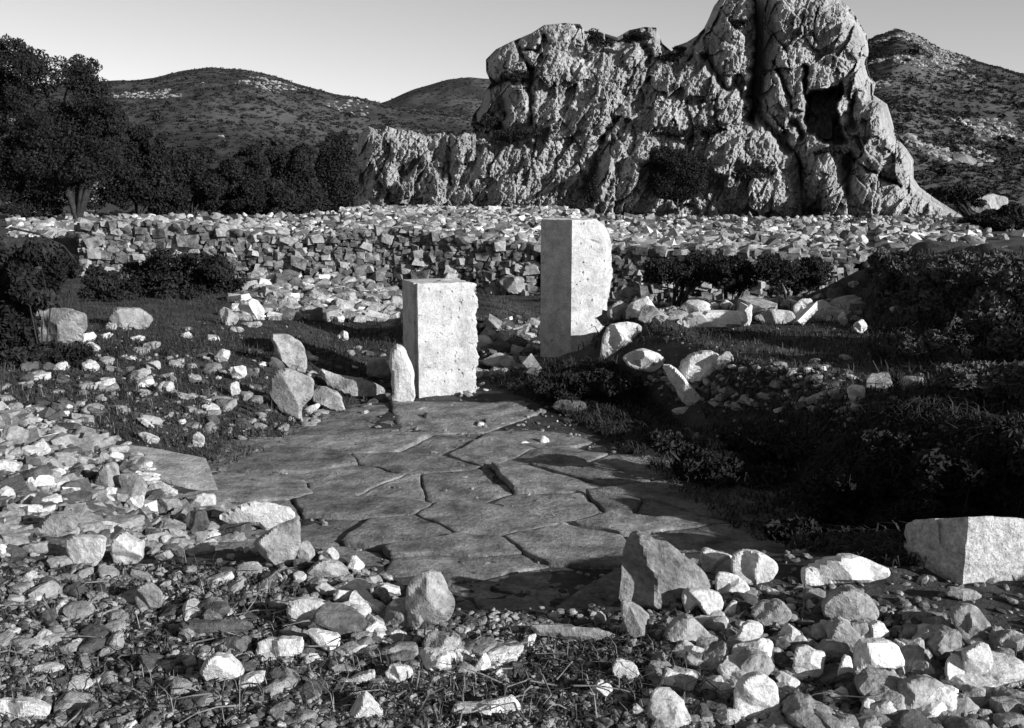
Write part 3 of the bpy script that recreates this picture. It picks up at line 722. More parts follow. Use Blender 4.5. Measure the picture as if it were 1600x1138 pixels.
# ================================================================== BACK WALLS
TOPV = ([0, 15, 60, 130, 230, 330, 390, 470, 480, 560, 640, 700, 845, 960, 1040, 1300, 1600, 1700], [378, 374, 364, 345, 343, 350, 362, 378, 372, 362, 352, 365, 382, 382, 388, 392, 395, 396])
def wall(label, u0, u1, seed, sz=0.115, mat=M_WALLS):
    rng = np.random.default_rng(seed)
    ub = np.arange(u0, u1 + 1, 8.0)
    tv = np.interp(ub, *TOPV)
    # world x with wall depth
    Yw = np.full(ub.shape, 16.0)
    for _ in range(4):
        xw = (ub - CU) / F * Yw * 1.0
        Yw = np.interp(xw, *WALLY)
    xw, _, zt = at_y(ub, tv + 5, Yw)
    xw = np.asarray(xw); zt = np.asarray(zt)
    zb = H(xw, Yw) - 0.15
    # core
    n = len(ub); th = 0.55
    V = []
    for i in range(n):
        V += [(xw[i], Yw[i] + .03, zb[i]), (xw[i], Yw[i] + .10, zt[i] - .03), (xw[i], Yw[i] + th, zt[i] - .03), (xw[i], Yw[i] + th, zb[i])]
    Fc = []
    for i in range(n - 1):
        for k in range(3):
            Fc.append((i * 4 + k, i * 4 + k + 1, (i + 1) * 4 + k + 1, (i + 1) * 4 + k))
    Fc += [(0, 3, 2, 1), (4 * n - 4, 4 * n - 3, 4 * n - 2, 4 * n - 1)]
    root = empty('drystone_wall', (float(xw[n // 2]), float(Yw[n // 2]), float(zb[n // 2])), label, 'stone wall')
    off = np.array(root.location)
    obj('core', mesh_np('core', np.array(V) - off, np.array(Fc)), M_SOIL, root)
    S = []
    for face in (0, 1):
        x = xw[0]
        zmin = zb.min()
        rows = np.arange(0, 1.9, sz * .62)
        for rz in rows:
            x = xw[0] + rng.uniform(0, sz)
            while x < xw[-1]:
                s = sz * rng.lognormal(0, 0.28)
                zz = np.interp(x, xw, zb) + rz + rng.normal(0, .012); zT = np.interp(x, xw, zt) + rng.normal(0, .025)
                yy = np.interp(x, xw, Yw)
                if face == 0 and zz < zT:
                    S.append((x, yy + rng.normal(0, .02) - .0 + 0.06 * rz, zz, s * 1.15, s * .9, s * .72))
                x += s * .92
        if face == 1:
            for r in range(5):
                x = xw[0]
                while x < xw[-1]:
                    s = sz * rng.lognormal(0.05, 0.3)
                    yy = np.interp(x, xw, Yw) + .05 + r * .12 + rng.normal(0, .03)
                    S.append((x, yy, np.interp(x, xw, zt) + rng.normal(.0, .02) - 0.02, s * 1.1, s * 1.0, s * .72))
                    x += s * .85
    S = np.array(S)
    order = np.argsort(-(S[:, 3] * S[:, 5]))
    big = order[:290]; rest = order[290:]
    bm = []
    for i in range(8):
        m = mesh_np('stone', *(BLK[i] if i % 2 else ROCK1[i])); m.materials.append((mat, mat, M_DARK, M_MID)[i % 4]); bm.append(m)
    rr = rand_rot(len(S), rng, 0.5)
    proto = None
    for k, i in enumerate(big):
        o = bpy.data.objects.new('stone', bm[k % 8]); COL.objects.link(o); o.parent = root
        sc_ = np.diag(S[i, 3:6]) ; a = rng.uniform(-.25, .25); 
        o.location = S[i, :3] - off; o.scale = S[i, 3:6] * 1.1; o.rotation_euler = (rng.normal(0, .2) , rng.normal(0, .15), rng.choice([0, math.pi]) + rng.normal(0, .35))
    Sc = np.zeros((len(rest), 3, 3))
    for k in range(3): Sc[:, k, k] = S[rest, 3 + k] * 1.08
    rz = rng.normal(0, .3, len(rest)); Mz = np.zeros((len(rest), 3, 3)); Mz[:, 0, 0] = np.cos(rz); Mz[:, 0, 1] = -np.sin(rz); Mz[:, 1, 0] = np.sin(rz); Mz[:, 1, 1] = np.cos(rz); Mz[:, 2, 2] = 1
    V_, F_, mi = merged_mix(ANG, rng.integers(0, 13, len(rest)), Mz @ Sc, S[rest, :3] - off, rng, (.5, .32, .18))
    tag(mix_obj('small_stones', V_, F_, mi, (mat, M_DARK, M_MID), root), kind='stuff')
wall('crumbling pale drystone wall behind the dark shrubs at left', 120, 476, 71, 0.115)
wall('drystone wall of small stones behind the dressed block', 480, 846, 72, 0.105)
wall('low dark drystone wall behind the brambles right of the pillar', 850, 1345, 73, 0.105)
wall('overgrown end of the drystone wall at the right edge', 1350, 1640, 74, 0.13)

# ================================================================== PAVING
def clip(poly, px, py, nx, ny):
    out = []
    n = len(poly)
    for i in range(n):
        a, b = poly[i], poly[(i + 1) % n]
        da = (a[0] - px) * nx + (a[1] - py) * ny; db = (b[0] - px) * nx + (b[1] - py) * ny
        if da <= 0: out.append(a)
        if (da < 0) != (db < 0) and da != db:
            t = da / (da - db); out.append((a[0] + (b[0] - a[0]) * t, a[1] + (b[1] - a[1]) * t))
    return out
seeds_px = [(905, 850), (800, 815), (732, 770), (862, 783), (940, 797), (600, 832), (575, 795), (675, 808), (622, 757), (525, 768), (480, 822), (1030, 830), (750, 885), (870, 920), (655, 880),
            (838, 748), (752, 732), (655, 725), (560, 738), (905, 755), (965, 770), (605, 700), (700, 698), (800, 705), (880, 722), (530, 705), (470, 735), (420, 762), (560, 880), (930, 945),
            (780, 950), (1020, 800), (400, 800), (660, 670), (760, 675), (850, 690), (960, 735), (690, 950), (1090, 850), (1060, 790), (940, 700), (580, 672)]
seeds_px += [(860, 985), (740, 985), (980, 960), (660, 1000)]
PAVE = [(350, 770), (430, 730), (520, 685), (640, 655), (800, 655), (920, 690), (1010, 745), (1150, 820), (1150, 870), (990, 980), (640, 985), (590, 930), (520, 880), (450, 850), (380, 805)]
pts = [hit(u, v)[:2] for (u, v) in seeds_px]
pts = [(p[0] * .72 + .1 * math.sin(i_ * 5.1), p[1] + .10 * math.sin(i_ * 3.7)) for i_, p in enumerate(pts) if i_ % 9 != 7]
pave = empty('pavement', (0, 5, 0)); pave['kind'] = 'structure'
tag(pave, 'sunken way paved with large irregular slabs')
PV = np.array([hit(u, v)[:2] for u, v in PAVE])
rngp = np.random.default_rng(5)
for i, (px, py) in enumerate(pts):
    cell = [(px - .75, py - .75), (px + .75, py - .75), (px + .75, py + .75), (px - .75, py + .75)]
    for j, (qx, qy) in enumerate(pts):
        if i == j: continue
        if (px - qx) ** 2 + (py - qy) ** 2 > 4: continue
        cell = clip(cell, (px + qx) / 2, (py + qy) / 2, qx - px, qy - py)
    if len(cell) < 3: continue
    C = np.array(cell) / np.array([.72, 1.0]); cen = C.mean(0)
    # perimeter resampled
    P = []
    for k in range(len(C)):
        a, b = C[k], C[(k + 1) % len(C)]; n = max(1, int(np.linalg.norm(b - a) / .035))
        for q in range(n): P.append(a + (b - a) * q / n)
    P = np.array(P)
    if len(P) < 8: continue
    dirv = P - cen; ln = np.linalg.norm(dirv, axis=1)[:, None]
    P = cen + dirv * (1 - (0.005 + 0.010 * fbm(P[:, 0] * 9, P[:, 1] * 9, i, 2, 3)[:, None]) / ln)
    P = P + 0.022 * np.stack([fbm(P[:, 0] * 6, P[:, 1] * 6, 1, 3, 5), fbm(P[:, 0] * 6, P[:, 1] * 6, 7, 3, 5)], 1)
    tx, ty, oz = rngp.normal(0, .024), rngp.normal(0, .022), rngp.uniform(-.006, .022)
    rings = [(1.0, -.09), (1.0, -.004), (.992, 0.0), (.95, .003), (.85, .004), (.7, .004), (.5, .004), (.3, .004), (.15, .004)]
    V = []
    for s, dz_ in rings:
        Q = cen + (P - cen) * s
        z = 0.0 + oz + dz_ + tx * (Q[:, 0] - cen[0]) + ty * (Q[:, 1] - cen[1]) + (0.016 * fbm(Q[:, 0] * 6, Q[:, 1] * 6, 0, 5, 17) if dz_ > -.05 else 0)
        V.append(np.stack([Q[:, 0], Q[:, 1], z + np.zeros(len(Q))], 1))
    V = np.concatenate(V + [np.array([[cen[0], cen[1], oz + .004 + 0.016 * float(fbm(np.array([cen[0] * 6]), np.array([cen[1] * 6]), 0, 5, 17)[0])]])])
    n = len(P); Fc = []
    for r_ in range(len(rings) - 1):
        for k in range(n):
            k2 = (k + 1) % n
            Fc.append((r_ * n + k, r_ * n + k2, (r_ + 1) * n + k2)); Fc.append((r_ * n + k, (r_ + 1) * n + k2, (r_ + 1) * n + k))
    last = (len(rings) - 1) * n
    for k in range(n): Fc.append((last + k, last + (k + 1) % n, len(V) - 1))
    org = np.array([0, 5, 0])
    obj('paving_slab', mesh_np('paving_slab', V - org, np.array(Fc), True), M_SLAB, pave)

# ================================================================== DRESSED STONES
def grid_box(prof_fn, n_around, n_up, name, mat, pos, smooth=False):
    """prof_fn(s,t)-> xyz, s 0..1 around, t 0..1 up; caps top"""
    s = np.arange(n_around) / n_around; t = np.linspace(0, 1, n_up)
    S, T = np.meshgrid(s, t)
    X, Y, Z = prof_fn(S, T)
    V = np.stack([X, Y, Z], -1).reshape(-1, 3); Fc = []
    idx = np.arange(n_around * n_up).reshape(n_up, n_around)
    F1 = np.stack([idx[:-1], np.roll(idx[:-1], -1, 1), np.roll(idx[1:], -1, 1), idx[1:]], -1).reshape(-1, 4)
    # cap: rings shrinking
    top = V[idx[-1]]; c = top.mean(0); rows = [idx[-1]]; Vs = [V]; base = len(V)
    for r_ in (0.97, .8, .55, .3, .08):
        q = c + (top - c) * r_; q[:, 2] = top[:, 2] * r_ + c[2] * (1 - r_) + (0.004 if r_ < .97 else 0.003) + 0.006 * fbm(q[:, 0] * 12, q[:, 1] * 12, 0, 3, 2)
        Vs.append(q); rows.append(base + np.arange(n_around)); base += n_around
    Fs = [F1]
    for a, b in zip(rows[:-1], rows[1:]):
        Fs.append(np.stack([a, np.roll(a, -1), np.roll(b, -1), b], -1))
    me = mesh_np(name, np.concatenate(Vs) , np.concatenate(Fs), smooth)
    return obj(name, me, mat, loc=pos)
def along(poly, S, round_=0.0):
    P = np.array(list(poly) + [poly[0]], float)
    L = np.concatenate([[0], np.cumsum(np.linalg.norm(np.diff(P, axis=0), axis=1))]); L /= L[-1]
    return np.interp(S, L, P[:, 0]), np.interp(S, L, P[:, 1])
# pillar
pb = hit(893, 566)
px0, py0 = 0.0, 9.15
px0 = (893 - CU) / F * py0
pz0 = float(H(np.array([px0]), np.array([py0]))[0]) - 0.15
ztop = float(at_y(893, 344, py0)[2]); PH = ztop - pz0
k_ = py0 / F
plan = [(0, 0), (52 * k_, .10), (66 * k_, .30), (55 * k_, .52), (10 * k_, .66), (-34 * k_, .56), (-47 * k_, .27)]
pits = [(910, 426), (943, 409), (949, 445), (945, 470), (917, 437), (931, 500)]
def pillar_fn(S, T):
    x, y = along(plan, S)
    Z = T * PH
    # right flank: cut away at the top, bulging in the middle
    vpix = np.interp(Z + pz0, [ztop - (565 - 344) * k_, ztop], [565, 344])
    edge = np.interp(vpix, [344, 352, 362, 376, 400, 430, 460, 490, 515, 540, 600], [40, 48, 56, 62, 65, 65, 61, 56, 54, 52, 52]) / 62.0
    wx = np.clip(x / (52 * k_), 0, 1)
    x = x * (1 + wx * (edge - 1)) + 0.011 * wx * fbm(Z * 16, y * 8, 0, 5, 3) * 2.2
    top_l = sstep(0.985, 1.0, T) * 0.015
    cx, cy = 0.03, 0.3
    x = x + (cx - x) * top_l * 1.2; y = y + (cy - y) * top_l
    n = 0.008 * fbm(x * 16, Z * 16, y * 16, 5, 12) - 0.009 * np.clip(fbm(x * 34, Z * 34, y * 34, 2, 13) - .5, 0, 1) * 5
    dent = 0
    for (u, v) in pits:
        du = ((px0 + x) / (py0 + y) * F + CU - u); dv = vpix - v
        dent = dent + np.exp(-(du ** 2 / 3.0 + dv ** 2 / (2.0 + (u % 3)))) * (0.014 + 0.004 * (v % 4))
    dent = dent + np.exp(-((((px0 + x) / (py0 + y) * F + CU) - 928) ** 2 / 60 + (vpix - 378 - 0.35 * (((px0 + x) / (py0 + y) * F + CU) - 928)) ** 2 / 4)) * 0.02
    front = (y < .3)
    y = y + n + dent * front
    Z = Z + sstep(0.97, 1, T) * (0.006 * fbm(x * 20, y * 20, 0, 3, 5))
    return x, y, Z
pil = grid_box(pillar_fn, 260, 190, 'stone_pillar', M_DRESSED, (px0, py0, pz0))
tag(pil, 'tall faceted marble pillar with a chipped right edge, upright behind the dark mound', 'pillar')
# block
by0 = 7.6; bx0 = (652 - CU) / F * by0
kb = by0 / F
bz0 = float(at_y(652, 640, by0)[2]); btop = float(at_y(652, 444, by0)[2]); BH = btop - bz0
a = R(20)
ex = np.array([math.cos(a), math.sin(a)]); ey = np.array([-math.sin(a), math.cos(a)])
Wb, Tb = 0.485, 0.44
pl = [(0.0, 0.0), (Wb, 0.0), (Wb, Tb), (-.012, Tb), (-.012, 0.09), (0.028, 0.085), (0.028, 0.05), (0.0, 0.045)]
planb = [tuple(ex * p[0] + ey * p[1]) for p in pl]
def block_fn(S, T):
    x, y = along(planb, S)
    Z = T * BH
    lx = x * ex[0] + y * ex[1]; ly = x * ey[0] + y * ey[1]
    # rounded, chipped corners at top
    c = sstep(0.975, 1.0, T) * 0.022
    x = x * (1 - c) + c * .15; y = y * (1 - c) + c * .25
    rt = sstep(Wb - .05, Wb, lx)
    x = x - rt * 0.010 * (1 + fbm(Z * 18, Z * 0, 0, 5, 8) * 2.5); 
    Z = Z - sstep(Wb - .10, Wb, lx) * sstep(.9, 1, T) * 0.015 + sstep(.97, 1, T) * 0.005 * fbm(x * 20, y * 20, 0, 3, 7)
    n = 0.007 * fbm(lx * 16, Z * 16, ly * 16, 5, 4) - 0.008 * np.clip(fbm(lx * 34, Z * 34, ly * 34, 2, 5) - .52, 0, 1) * 5
    return x + n * -ey[0], y - n, Z
blk = grid_box(block_fn, 300, 150, 'dressed_block', M_DRESSED, (bx0, by0, bz0))
tag(blk, 'square upright dressed marble block with a rebated left side', 'stone block')
# pale block at the right edge
qx, qy, qz = hit(1500, 915)
kq = qy / F
qx = hit(1505, 915)[0]; kq = (qy * CP + (EYE - qz) * SP) / F
dep = kq * F; lx_ = (1418 - CU) / F * (dep + .20) - (1505 - CU) / F * dep
def cut_fn(S, T):
    L = 0.62; q = [(0, 0), (L * math.cos(R(14)), L * math.sin(R(14))), (L * .8, L * .9), (lx_ + .10, .48), (lx_, 0.20)]
    x, y = along(q, S); Z = T * ((915 - 803) * kq + .05) - 0.05
    hgt = (915 - 803) * kq
    c = sstep(.93, 1, T) * 0.035
    x = x * (1 - c) + .1 * c; y = y * (1 - c) + .2 * c
    left = sstep(0.04, -0.04, x)
    n = fbm(x * 26, Z * 26, y * 26, 4, 6)
    y = y - left * .012 * n - .003 * n; x = x - left * .01 * fbm(x * 22, Z * 22, 4, 3, 7)
    g = np.exp(-((x + 0.035 + .02 * (T - .6)) / .008) ** 2) * sstep(.45, .7, T) * .03
    y = y + g
    Z = Z - sstep(.1, .5, x) * .015 * T - np.clip(y, 0, 2) * .40 * T
    return x, y, Z
cut = grid_box(cut_fn, 260, 80, 'dressed_block', M_ROUGH, (qx, qy, qz - 0.0))
tag(cut, 'pale cut block at the right edge, rough left end and smooth bright face', 'stone block')

# ================================================================== TRACED STONES
P_, G_, D_ = M_PALE, M_MID, M_DARK
def s1_fn(U, V, d, rel):
    ridge = np.interp(V, [838, 885, 905, 950], [998, 1013, 1027, 1020])
    b = rel.max()
    r = b * (0.55 - 0.004 * (U - ridge)) - np.clip(ridge - U, 0, 99) * b * 0.03
    r = np.minimum(r + 0.07 * b * fbm(U / 14, V / 14, 0, 4, 4), b * np.sqrt(np.clip(d / 9, 0, 1)))
    return np.maximum(r, b * .02)
TR = [
 ('large leaning grey boulder with a shaded left face above the way', [(996,838),(977,862),(971,915),(970,942),(1016,953),(1042,954),(1062,944),(1075,925),(1108,924),(1096,897),(1080,882),(1050,858),(1024,846)], G_, dict(fn=s1_fn, name='boulder', cat='boulder', bulge=.5)),
 ('bright white boulder at the right end of the pair above the way', [(1145,872),(1165,862),(1190,865),(1212,880),(1214,892),(1205,908),(1175,917),(1158,910),(1146,898)], P_, {}),
 ('bright white stone between the leaning boulder and the white boulder', [(1100,858),(1094,875),(1103,897),(1122,900),(1146,898),(1148,872),(1120,864)], P_, {}),
 ('square pale stone under the white pair', [(1120,898),(1118,936),(1170,938),(1170,915),(1145,898)], P_, {}),
 ('pale stone with a dark notch beneath, right of the leaning boulder', [(1066,932),(1080,922),(1125,928),(1130,950),(1113,971),(1098,958),(1088,945),(1078,962),(1070,950)], P_, {}),
 ('small bright wedge right of the notched pale stone', [(1128,962),(1145,940),(1152,942),(1149,960),(1137,967)], P_, {}),
 ('flat triangular grey stone at the foot of the leaning boulder', [(970,940),(1000,948),(1016,965),(1009,980),(1013,998),(985,1000),(973,970)], G_, {}),
 ('rough grey stone below the notched pale stone', [(1040,992),(1058,968),(1080,964),(1100,983),(1113,1000),(1090,1008),(1070,1012),(1045,1005)], G_, {}),
 ('bright white oval stone standing in the right rubble', [(1149,1003),(1165,972),(1190,976),(1192,990),(1178,1008),(1160,1013)], P_, {}),
 ('rounded grey boulder right of the bright oval stone', [(1176,958),(1190,942),(1220,940),(1237,960),(1232,976),(1200,982),(1182,972)], G_, {}),
 ('white triangular stone under the rounded grey boulder', [(1213,1004),(1232,975),(1245,985),(1263,1003),(1255,1010)], P_, {}),
 ('upright square pale stone below the white triangle', [(1240,1050),(1245,1015),(1262,1010),(1275,1020),(1290,1020),(1284,1058),(1262,1064)], P_, {}),
 ('big bright boulder at the bottom, right of centre', [(1148,1112),(1150,1075),(1165,1060),(1190,1052),(1212,1070),(1218,1100),(1210,1120),(1155,1130)], P_, dict(name='boulder', cat='boulder')),
 ('small pale stone leaning left of the big bright boulder', [(1118,1082),(1138,1067),(1154,1090),(1147,1098)], P_, {}),
 ('small white stone just above right of the big bright boulder', [(1211,1060),(1222,1051),(1250,1065),(1248,1076),(1222,1075)], P_, {}),
 ('wide pale boulder left of the cut block', [(1252,902),(1262,890),(1290,876),(1325,870),(1360,878),(1388,893),(1385,905),(1350,911),(1310,913),(1290,919),(1258,918)], P_, dict(name='boulder', cat='boulder')),
 ('large round mottled boulder under the wide pale one', [(1285,948),(1310,925),(1335,921),(1360,935),(1372,960),(1366,974),(1345,982),(1320,979),(1292,968)], G_, dict(name='boulder', cat='boulder')),
 ('dull stone left of the round mottled boulder', [(1268,965),(1280,945),(1300,935),(1312,950),(1300,970)], D_, {}),
 ('small blocky stone left under the round mottled boulder', [(1268,1001),(1270,980),(1290,975),(1306,998),(1300,1005)], G_, {}),
 ('white block just under the round mottled boulder', [(1342,1004),(1342,985),(1376,971),(1391,993),(1375,1004)], P_, {}),
 ('long bright angular stone in the middle of the right rubble', [(1335,1056),(1338,1020),(1350,1005),(1400,1005),(1413,1040),(1400,1046),(1375,1046),(1355,1059),(1345,1063)], P_, {}),
 ('bright chip at the right end of the long angular stone', [(1398,1000),(1416,1008),(1432,1030),(1428,1036),(1410,1032)], P_, {}),
 ('narrow bright upright stone left of the long angular one', [(1306,1062),(1318,1025),(1330,1030),(1333,1055),(1322,1071),(1308,1069)], P_, {}),
 ('small white pyramid stone below the narrow upright stone', [(1301,1087),(1320,1074),(1334,1098),(1320,1100)], P_, {}),
 ('big grey boulder at the bottom right', [(1400,1092),(1410,1070),(1440,1062),(1470,1066),(1480,1085),(1462,1105),(1450,1120),(1408,1121)], G_, dict(name='boulder', cat='boulder')),
 ('grey rounded stone on top of the big bottom right boulder', [(1424,1056),(1430,1035),(1450,1033),(1466,1060),(1450,1064)], G_, {}),
 ('tall bright stone left half of the pair at far right', [(1477,1052),(1480,1035),(1495,1022),(1510,1045),(1502,1076),(1482,1072)], P_, {}),
 ('tall pale stone right half of the pair at far right', [(1503,1020),(1540,1005),(1552,1030),(1546,1055),(1525,1067),(1508,1078),(1506,1040)], P_, {}),
 ('large pitted grey boulder near the right edge under the cut block', [(1488,962),(1505,948),(1525,948),(1549,980),(1541,1000),(1515,1010),(1498,992)], G_, dict(name='boulder', cat='boulder')),
 ('hooked grey stone arching over a dark gap near the right edge', [(1423,1012),(1445,985),(1465,988),(1481,1016),(1468,1013),(1455,1002),(1440,1004)], G_, {}),
 ('grey stone cut off at the bottom right corner', [(1468,1121),(1478,1095),(1510,1088),(1532,1110),(1532,1124)], G_, {}),
 ('stone cut by the right edge level with the pitted boulder', [(1558,1002),(1583,985),(1612,1000),(1600,1025),(1570,1016)], G_, {}),
 ('lower stone cut by the right edge', [(1562,1035),(1600,1032),(1612,1060),(1568,1057)], G_, {}),
 ('small pale stone at the bottom between the two big boulders', [(1343,1122),(1352,1093),(1370,1098),(1374,1120)], P_, {}),
 ('low pale stone under the left corner of the cut block', [(1475,930),(1490,918),(1525,925),(1535,935),(1510,942)], G_, {}),
 # middle / left foreground
 ('broad pale slab at the left corner of the way', [(343,810),(360,795),(405,785),(455,797),(459,810),(440,820),(415,833),(405,822),(370,822)], P_, dict(name='slab', bulge=.3)),
 ('big grey angular stone leaning under the broad pale slab', [(398,852),(405,840),(440,820),(465,812),(469,845),(456,882),(430,887),(414,872)], G_, {}),
 ('rounded grey stone right of the big angular stone', [(464,852),(480,845),(493,865),(481,882),(465,874)], G_, {}),
 ('pale pyramid stone on the edge of the way', [(496,874),(515,855),(528,865),(531,883),(505,882)], P_, {}),
 ('flat grey stone below the pale pyramid', [(478,897),(500,876),(530,880),(546,895),(530,906),(490,905)], G_, {}),
 ('small peaked white stone right of the pale pyramid', [(541,890),(552,867),(571,886),(560,895)], P_, {}),
 ('bright long stone above the large white rock', [(518,920),(550,905),(575,912),(577,925),(545,930),(525,927)], P_, {}),
 ('small pale stone left of the bright long stone', [(492,920),(505,911),(524,925),(520,934),(500,928)], P_, {}),
 ('thin flat stone over the bright long stone', [(553,907),(590,899),(599,910),(586,917)], G_, {}),
 ('large bright white rock left of centre in the foreground', [(450,957),(455,942),(485,938),(525,952),(546,962),(536,979),(510,986),(480,982),(455,974)], P_, {}),
 ('white wedge propped under the large white rock', [(478,987),(500,988),(531,995),(529,1015),(518,1024),(500,1012)], P_, {}),
 ('pale squared stone with dark left end below the large white rock', [(401,1029),(405,1000),(470,998),(473,1010),(465,1027),(420,1031)], P_, {}),
 ('dull flat stone left of the pale squared stone', [(338,1007),(355,998),(391,997),(391,1020),(370,1022)], D_, {}),
 ('round white boulder alone at bottom left', [(314,1052),(320,1035),(335,1025),(355,1027),(372,1040),(381,1060),(366,1069),(325,1069)], P_, dict(name='boulder', cat='boulder')),
 ('bright triangular stone left of the hollowed grey rock', [(601,968),(612,940),(625,945),(643,971),(605,972)], P_, {}),
 ('small arched stone over a dark hole', [(578,932),(590,920),(604,922),(611,940),(601,948),(590,930)], G_, {}),
 ('hollowed grey rock on the near edge of the way', [(634,947),(640,915),(665,895),(690,900),(711,945),(702,967),(675,980),(648,972)], G_, dict(name='boulder', cat='boulder')),
 ('small flat bright stone below the bright triangle', [(593,997),(620,985),(638,993),(625,1002)], P_, {}),
 ('long smooth grey stone in the bottom centre rubble', [(578,1030),(610,1010),(650,1005),(652,1025),(600,1034)], G_, {}),
 ('white heart-shaped stone under the long smooth one', [(601,1056),(610,1040),(642,1045),(644,1056),(620,1071)], P_, {}),
 ('thin bright stone lying left of the heart-shaped one', [(534,1066),(560,1055),(586,1049),(583,1063),(550,1073)], P_, {}),
 ('bright white triangular rock cut by the bottom edge', [(540,1124),(566,1084),(580,1095),(605,1124)], P_, {}),
 ('grey angular stone right of the long smooth one', [(658,1012),(670,990),(715,995),(720,1010),(692,1031)], G_, {}),
 ('small grey stone near the bottom centre', [(630,1092),(650,1085),(654,1098),(635,1102)], G_, {}),
 ('long pale slab at the bottom centre edge', [(705,1120),(715,1100),(760,1098),(800,1089),(813,1105),(808,1122)], P_, dict(name='slab')),
 ('thin white chip leaning left of the bright upright stone', [(711,1054),(735,1039),(738,1051)], P_, {}),
 ('bright upright stone at bottom centre', [(740,1046),(757,1019),(769,1040),(753,1054)], P_, {}),
 ('small pale chip right of the bright upright stone', [(764,1056),(785,1044),(787,1063)], P_, {}),
 ('small dull stone right of the bright upright stone', [(788,1046),(800,1035),(819,1040),(813,1053)], D_, {}),
 ('long low kerb stone on the near edge of the way', [(830,992),(836,978),(880,981),(940,985),(970,994),(980,1004),(930,1003),(880,999)], G_, dict(bulge=.5)),
 ('pale stone under the right end of the kerb stone', [(956,1047),(965,1032),(990,1038),(1001,1055),(986,1065),(962,1062)], P_, {}),
 ('white hooked stone at the bottom, left of the kerb end', [(913,1088),(925,1080),(935,1064),(956,1074),(956,1091),(935,1094)], P_, {}),
 ('small upright stone beside the triangular grey stone', [(927,967),(938,955),(947,965),(947,982),(930,982)], G_, {}),
 ('small pale stone at the left end of the kerb stone', [(813,1008),(825,995),(839,992),(831,1014)], P_, {}),
 ('pale chip cut by the bottom edge right of centre', [(988,1122),(990,1099),(1018,1118)], P_, {}),
 # left
 ('left one of two squared pale stones standing side by side', [(104,840),(163,840),(161,870),(146,886),(117,886),(105,865)], P_, dict(K=3)),
 ('right one of two squared pale stones standing side by side', [(173,846),(193,832),(210,845),(225,846),(221,878),(180,885)], P_, dict(K=3)),
 ('grey pointed stone upper left of the two squared stones', [(54,837),(75,805),(95,801),(122,826),(85,842)], G_, {}),
 ('flat pale stone at the left edge of the rubble', [(8,808),(14,790),(60,790),(66,800),(30,808)], P_, {}),
 ('flat grey block at the left edge under the pointed stone', [(28,862),(40,850),(75,848),(76,866),(35,868)], G_, {}),
 ('tall grey pointed stone left of the tilted slab', [(143,768),(158,730),(181,724),(187,755),(186,772)], G_, {}),
 ('pale broken stone right of the tall pointed stone', [(184,742),(215,743),(228,760),(224,778),(205,782),(190,772)], G_, {}),
 ('dazzling white stone tilted in the left rubble', [(192,797),(200,779),(225,774),(222,795),(206,804)], P_, {}),
 ('bright white stone left of the dazzling tilted one', [(140,788),(155,775),(172,776),(181,790),(165,792)], P_, {}),
 ('rounded pale stone right of the dazzling tilted one', [(234,792),(245,780),(275,780),(285,794),(260,802)], G_, {}),
 ('row of bright broken stone under the tilted slab', [(223,757),(240,752),(262,762),(280,772),(262,775)], P_, {}),
 ('pale lumpy stone at the lower corner of the tilted slab', [(293,792),(312,773),(335,775),(336,795),(315,801)], P_, {}),
 ('dark round stone below the pale lumpy one', [(288,818),(295,800),(320,798),(327,825),(302,838)], D_, {}),
 ('thin rounded tile stone above the tilted slab', [(214,680),(222,677),(246,686),(246,695),(230,695)], P_, dict(bulge=.6)),
 ('small pentagonal white stone on the dark slope', [(300,682),(309,675),(320,685),(317,700),(302,699)], P_, {}),
 ('small pale chip above the rounded tile stone', [(213,656),(222,654),(241,671),(232,672)], P_, {}),
 ('rounded grey stone alone left of centre in the dark grass', [(211,942),(215,918),(232,912),(251,925),(252,950),(225,957)], G_, {}),
 ('small bright stone at far left in the dark grass', [(86,952),(95,940),(106,948),(102,960),(89,958)], P_, {}),
 ('pale stone at the left edge below the flat grey block', [(29,907),(45,893),(58,898),(46,912)], P_, {}),
 ('low flat stone under the left squared stone', [(84,908),(95,898),(121,900),(116,910)], G_, {}),
 ('small stone right of the two squared stones', [(227,867),(240,855),(251,862),(236,870)], G_, {}),
 ('oval stone just right of the small one by the squared stones', [(239,870),(262,861),(272,872),(250,878)], G_, {}),
 ('small grey stone left of the round white boulder', [(268,1034),(294,1022),(301,1032),(285,1041)], G_, {}),
 ('rounded stone lower left of the round white boulder', [(252,1078),(262,1058),(281,1065),(272,1079)], G_, {}),
 ('pale slab in the bottom left corner', [(-14,1124),(-10,1096),(50,1094),(78,1112),(62,1128)], P_, dict(name='slab')),
 ('grey rounded stone below the small bright one at far left', [(60,975),(68,955),(85,952),(88,970),(72,980)], D_, {}),
 ('large half-buried dull stone left of the large white rock', [(275,990),(285,972),(340,970),(385,972),(395,985),(340,995)], D_, {}),
 # middle ground
 ('bright boulder at the left foot of the stone heap', [(370,477),(398,467),(413,485),(410,499),(385,502)], P_, {}),
 ('pointed grey boulder left of the bright boulder by the heap', [(342,488),(352,480),(374,498),(366,510),(348,510)], G_, {}),
 ('pale rounded stone on top of the heap', [(471,418),(480,405),(503,404),(509,420),(500,430),(478,431)], P_, {}),
 ('upper one of two grey plates standing on the left bank', [(422,524),(450,524),(475,540),(479,582),(458,582),(435,562)], G_, dict(name='slab', bulge=.22, K=2)),
 ('large grey plate standing in the bank left of the block', [(424,588),(450,578),(491,595),(486,620),(470,640),(476,662),(445,647),(424,623)], G_, dict(name='slab', bulge=.22, K=2)),
 ('long grey slab lying between the plate and the block', [(499,575),(530,588),(570,594),(603,610),(592,623),(550,622),(518,610)], G_, dict(name='slab', bulge=.3)),
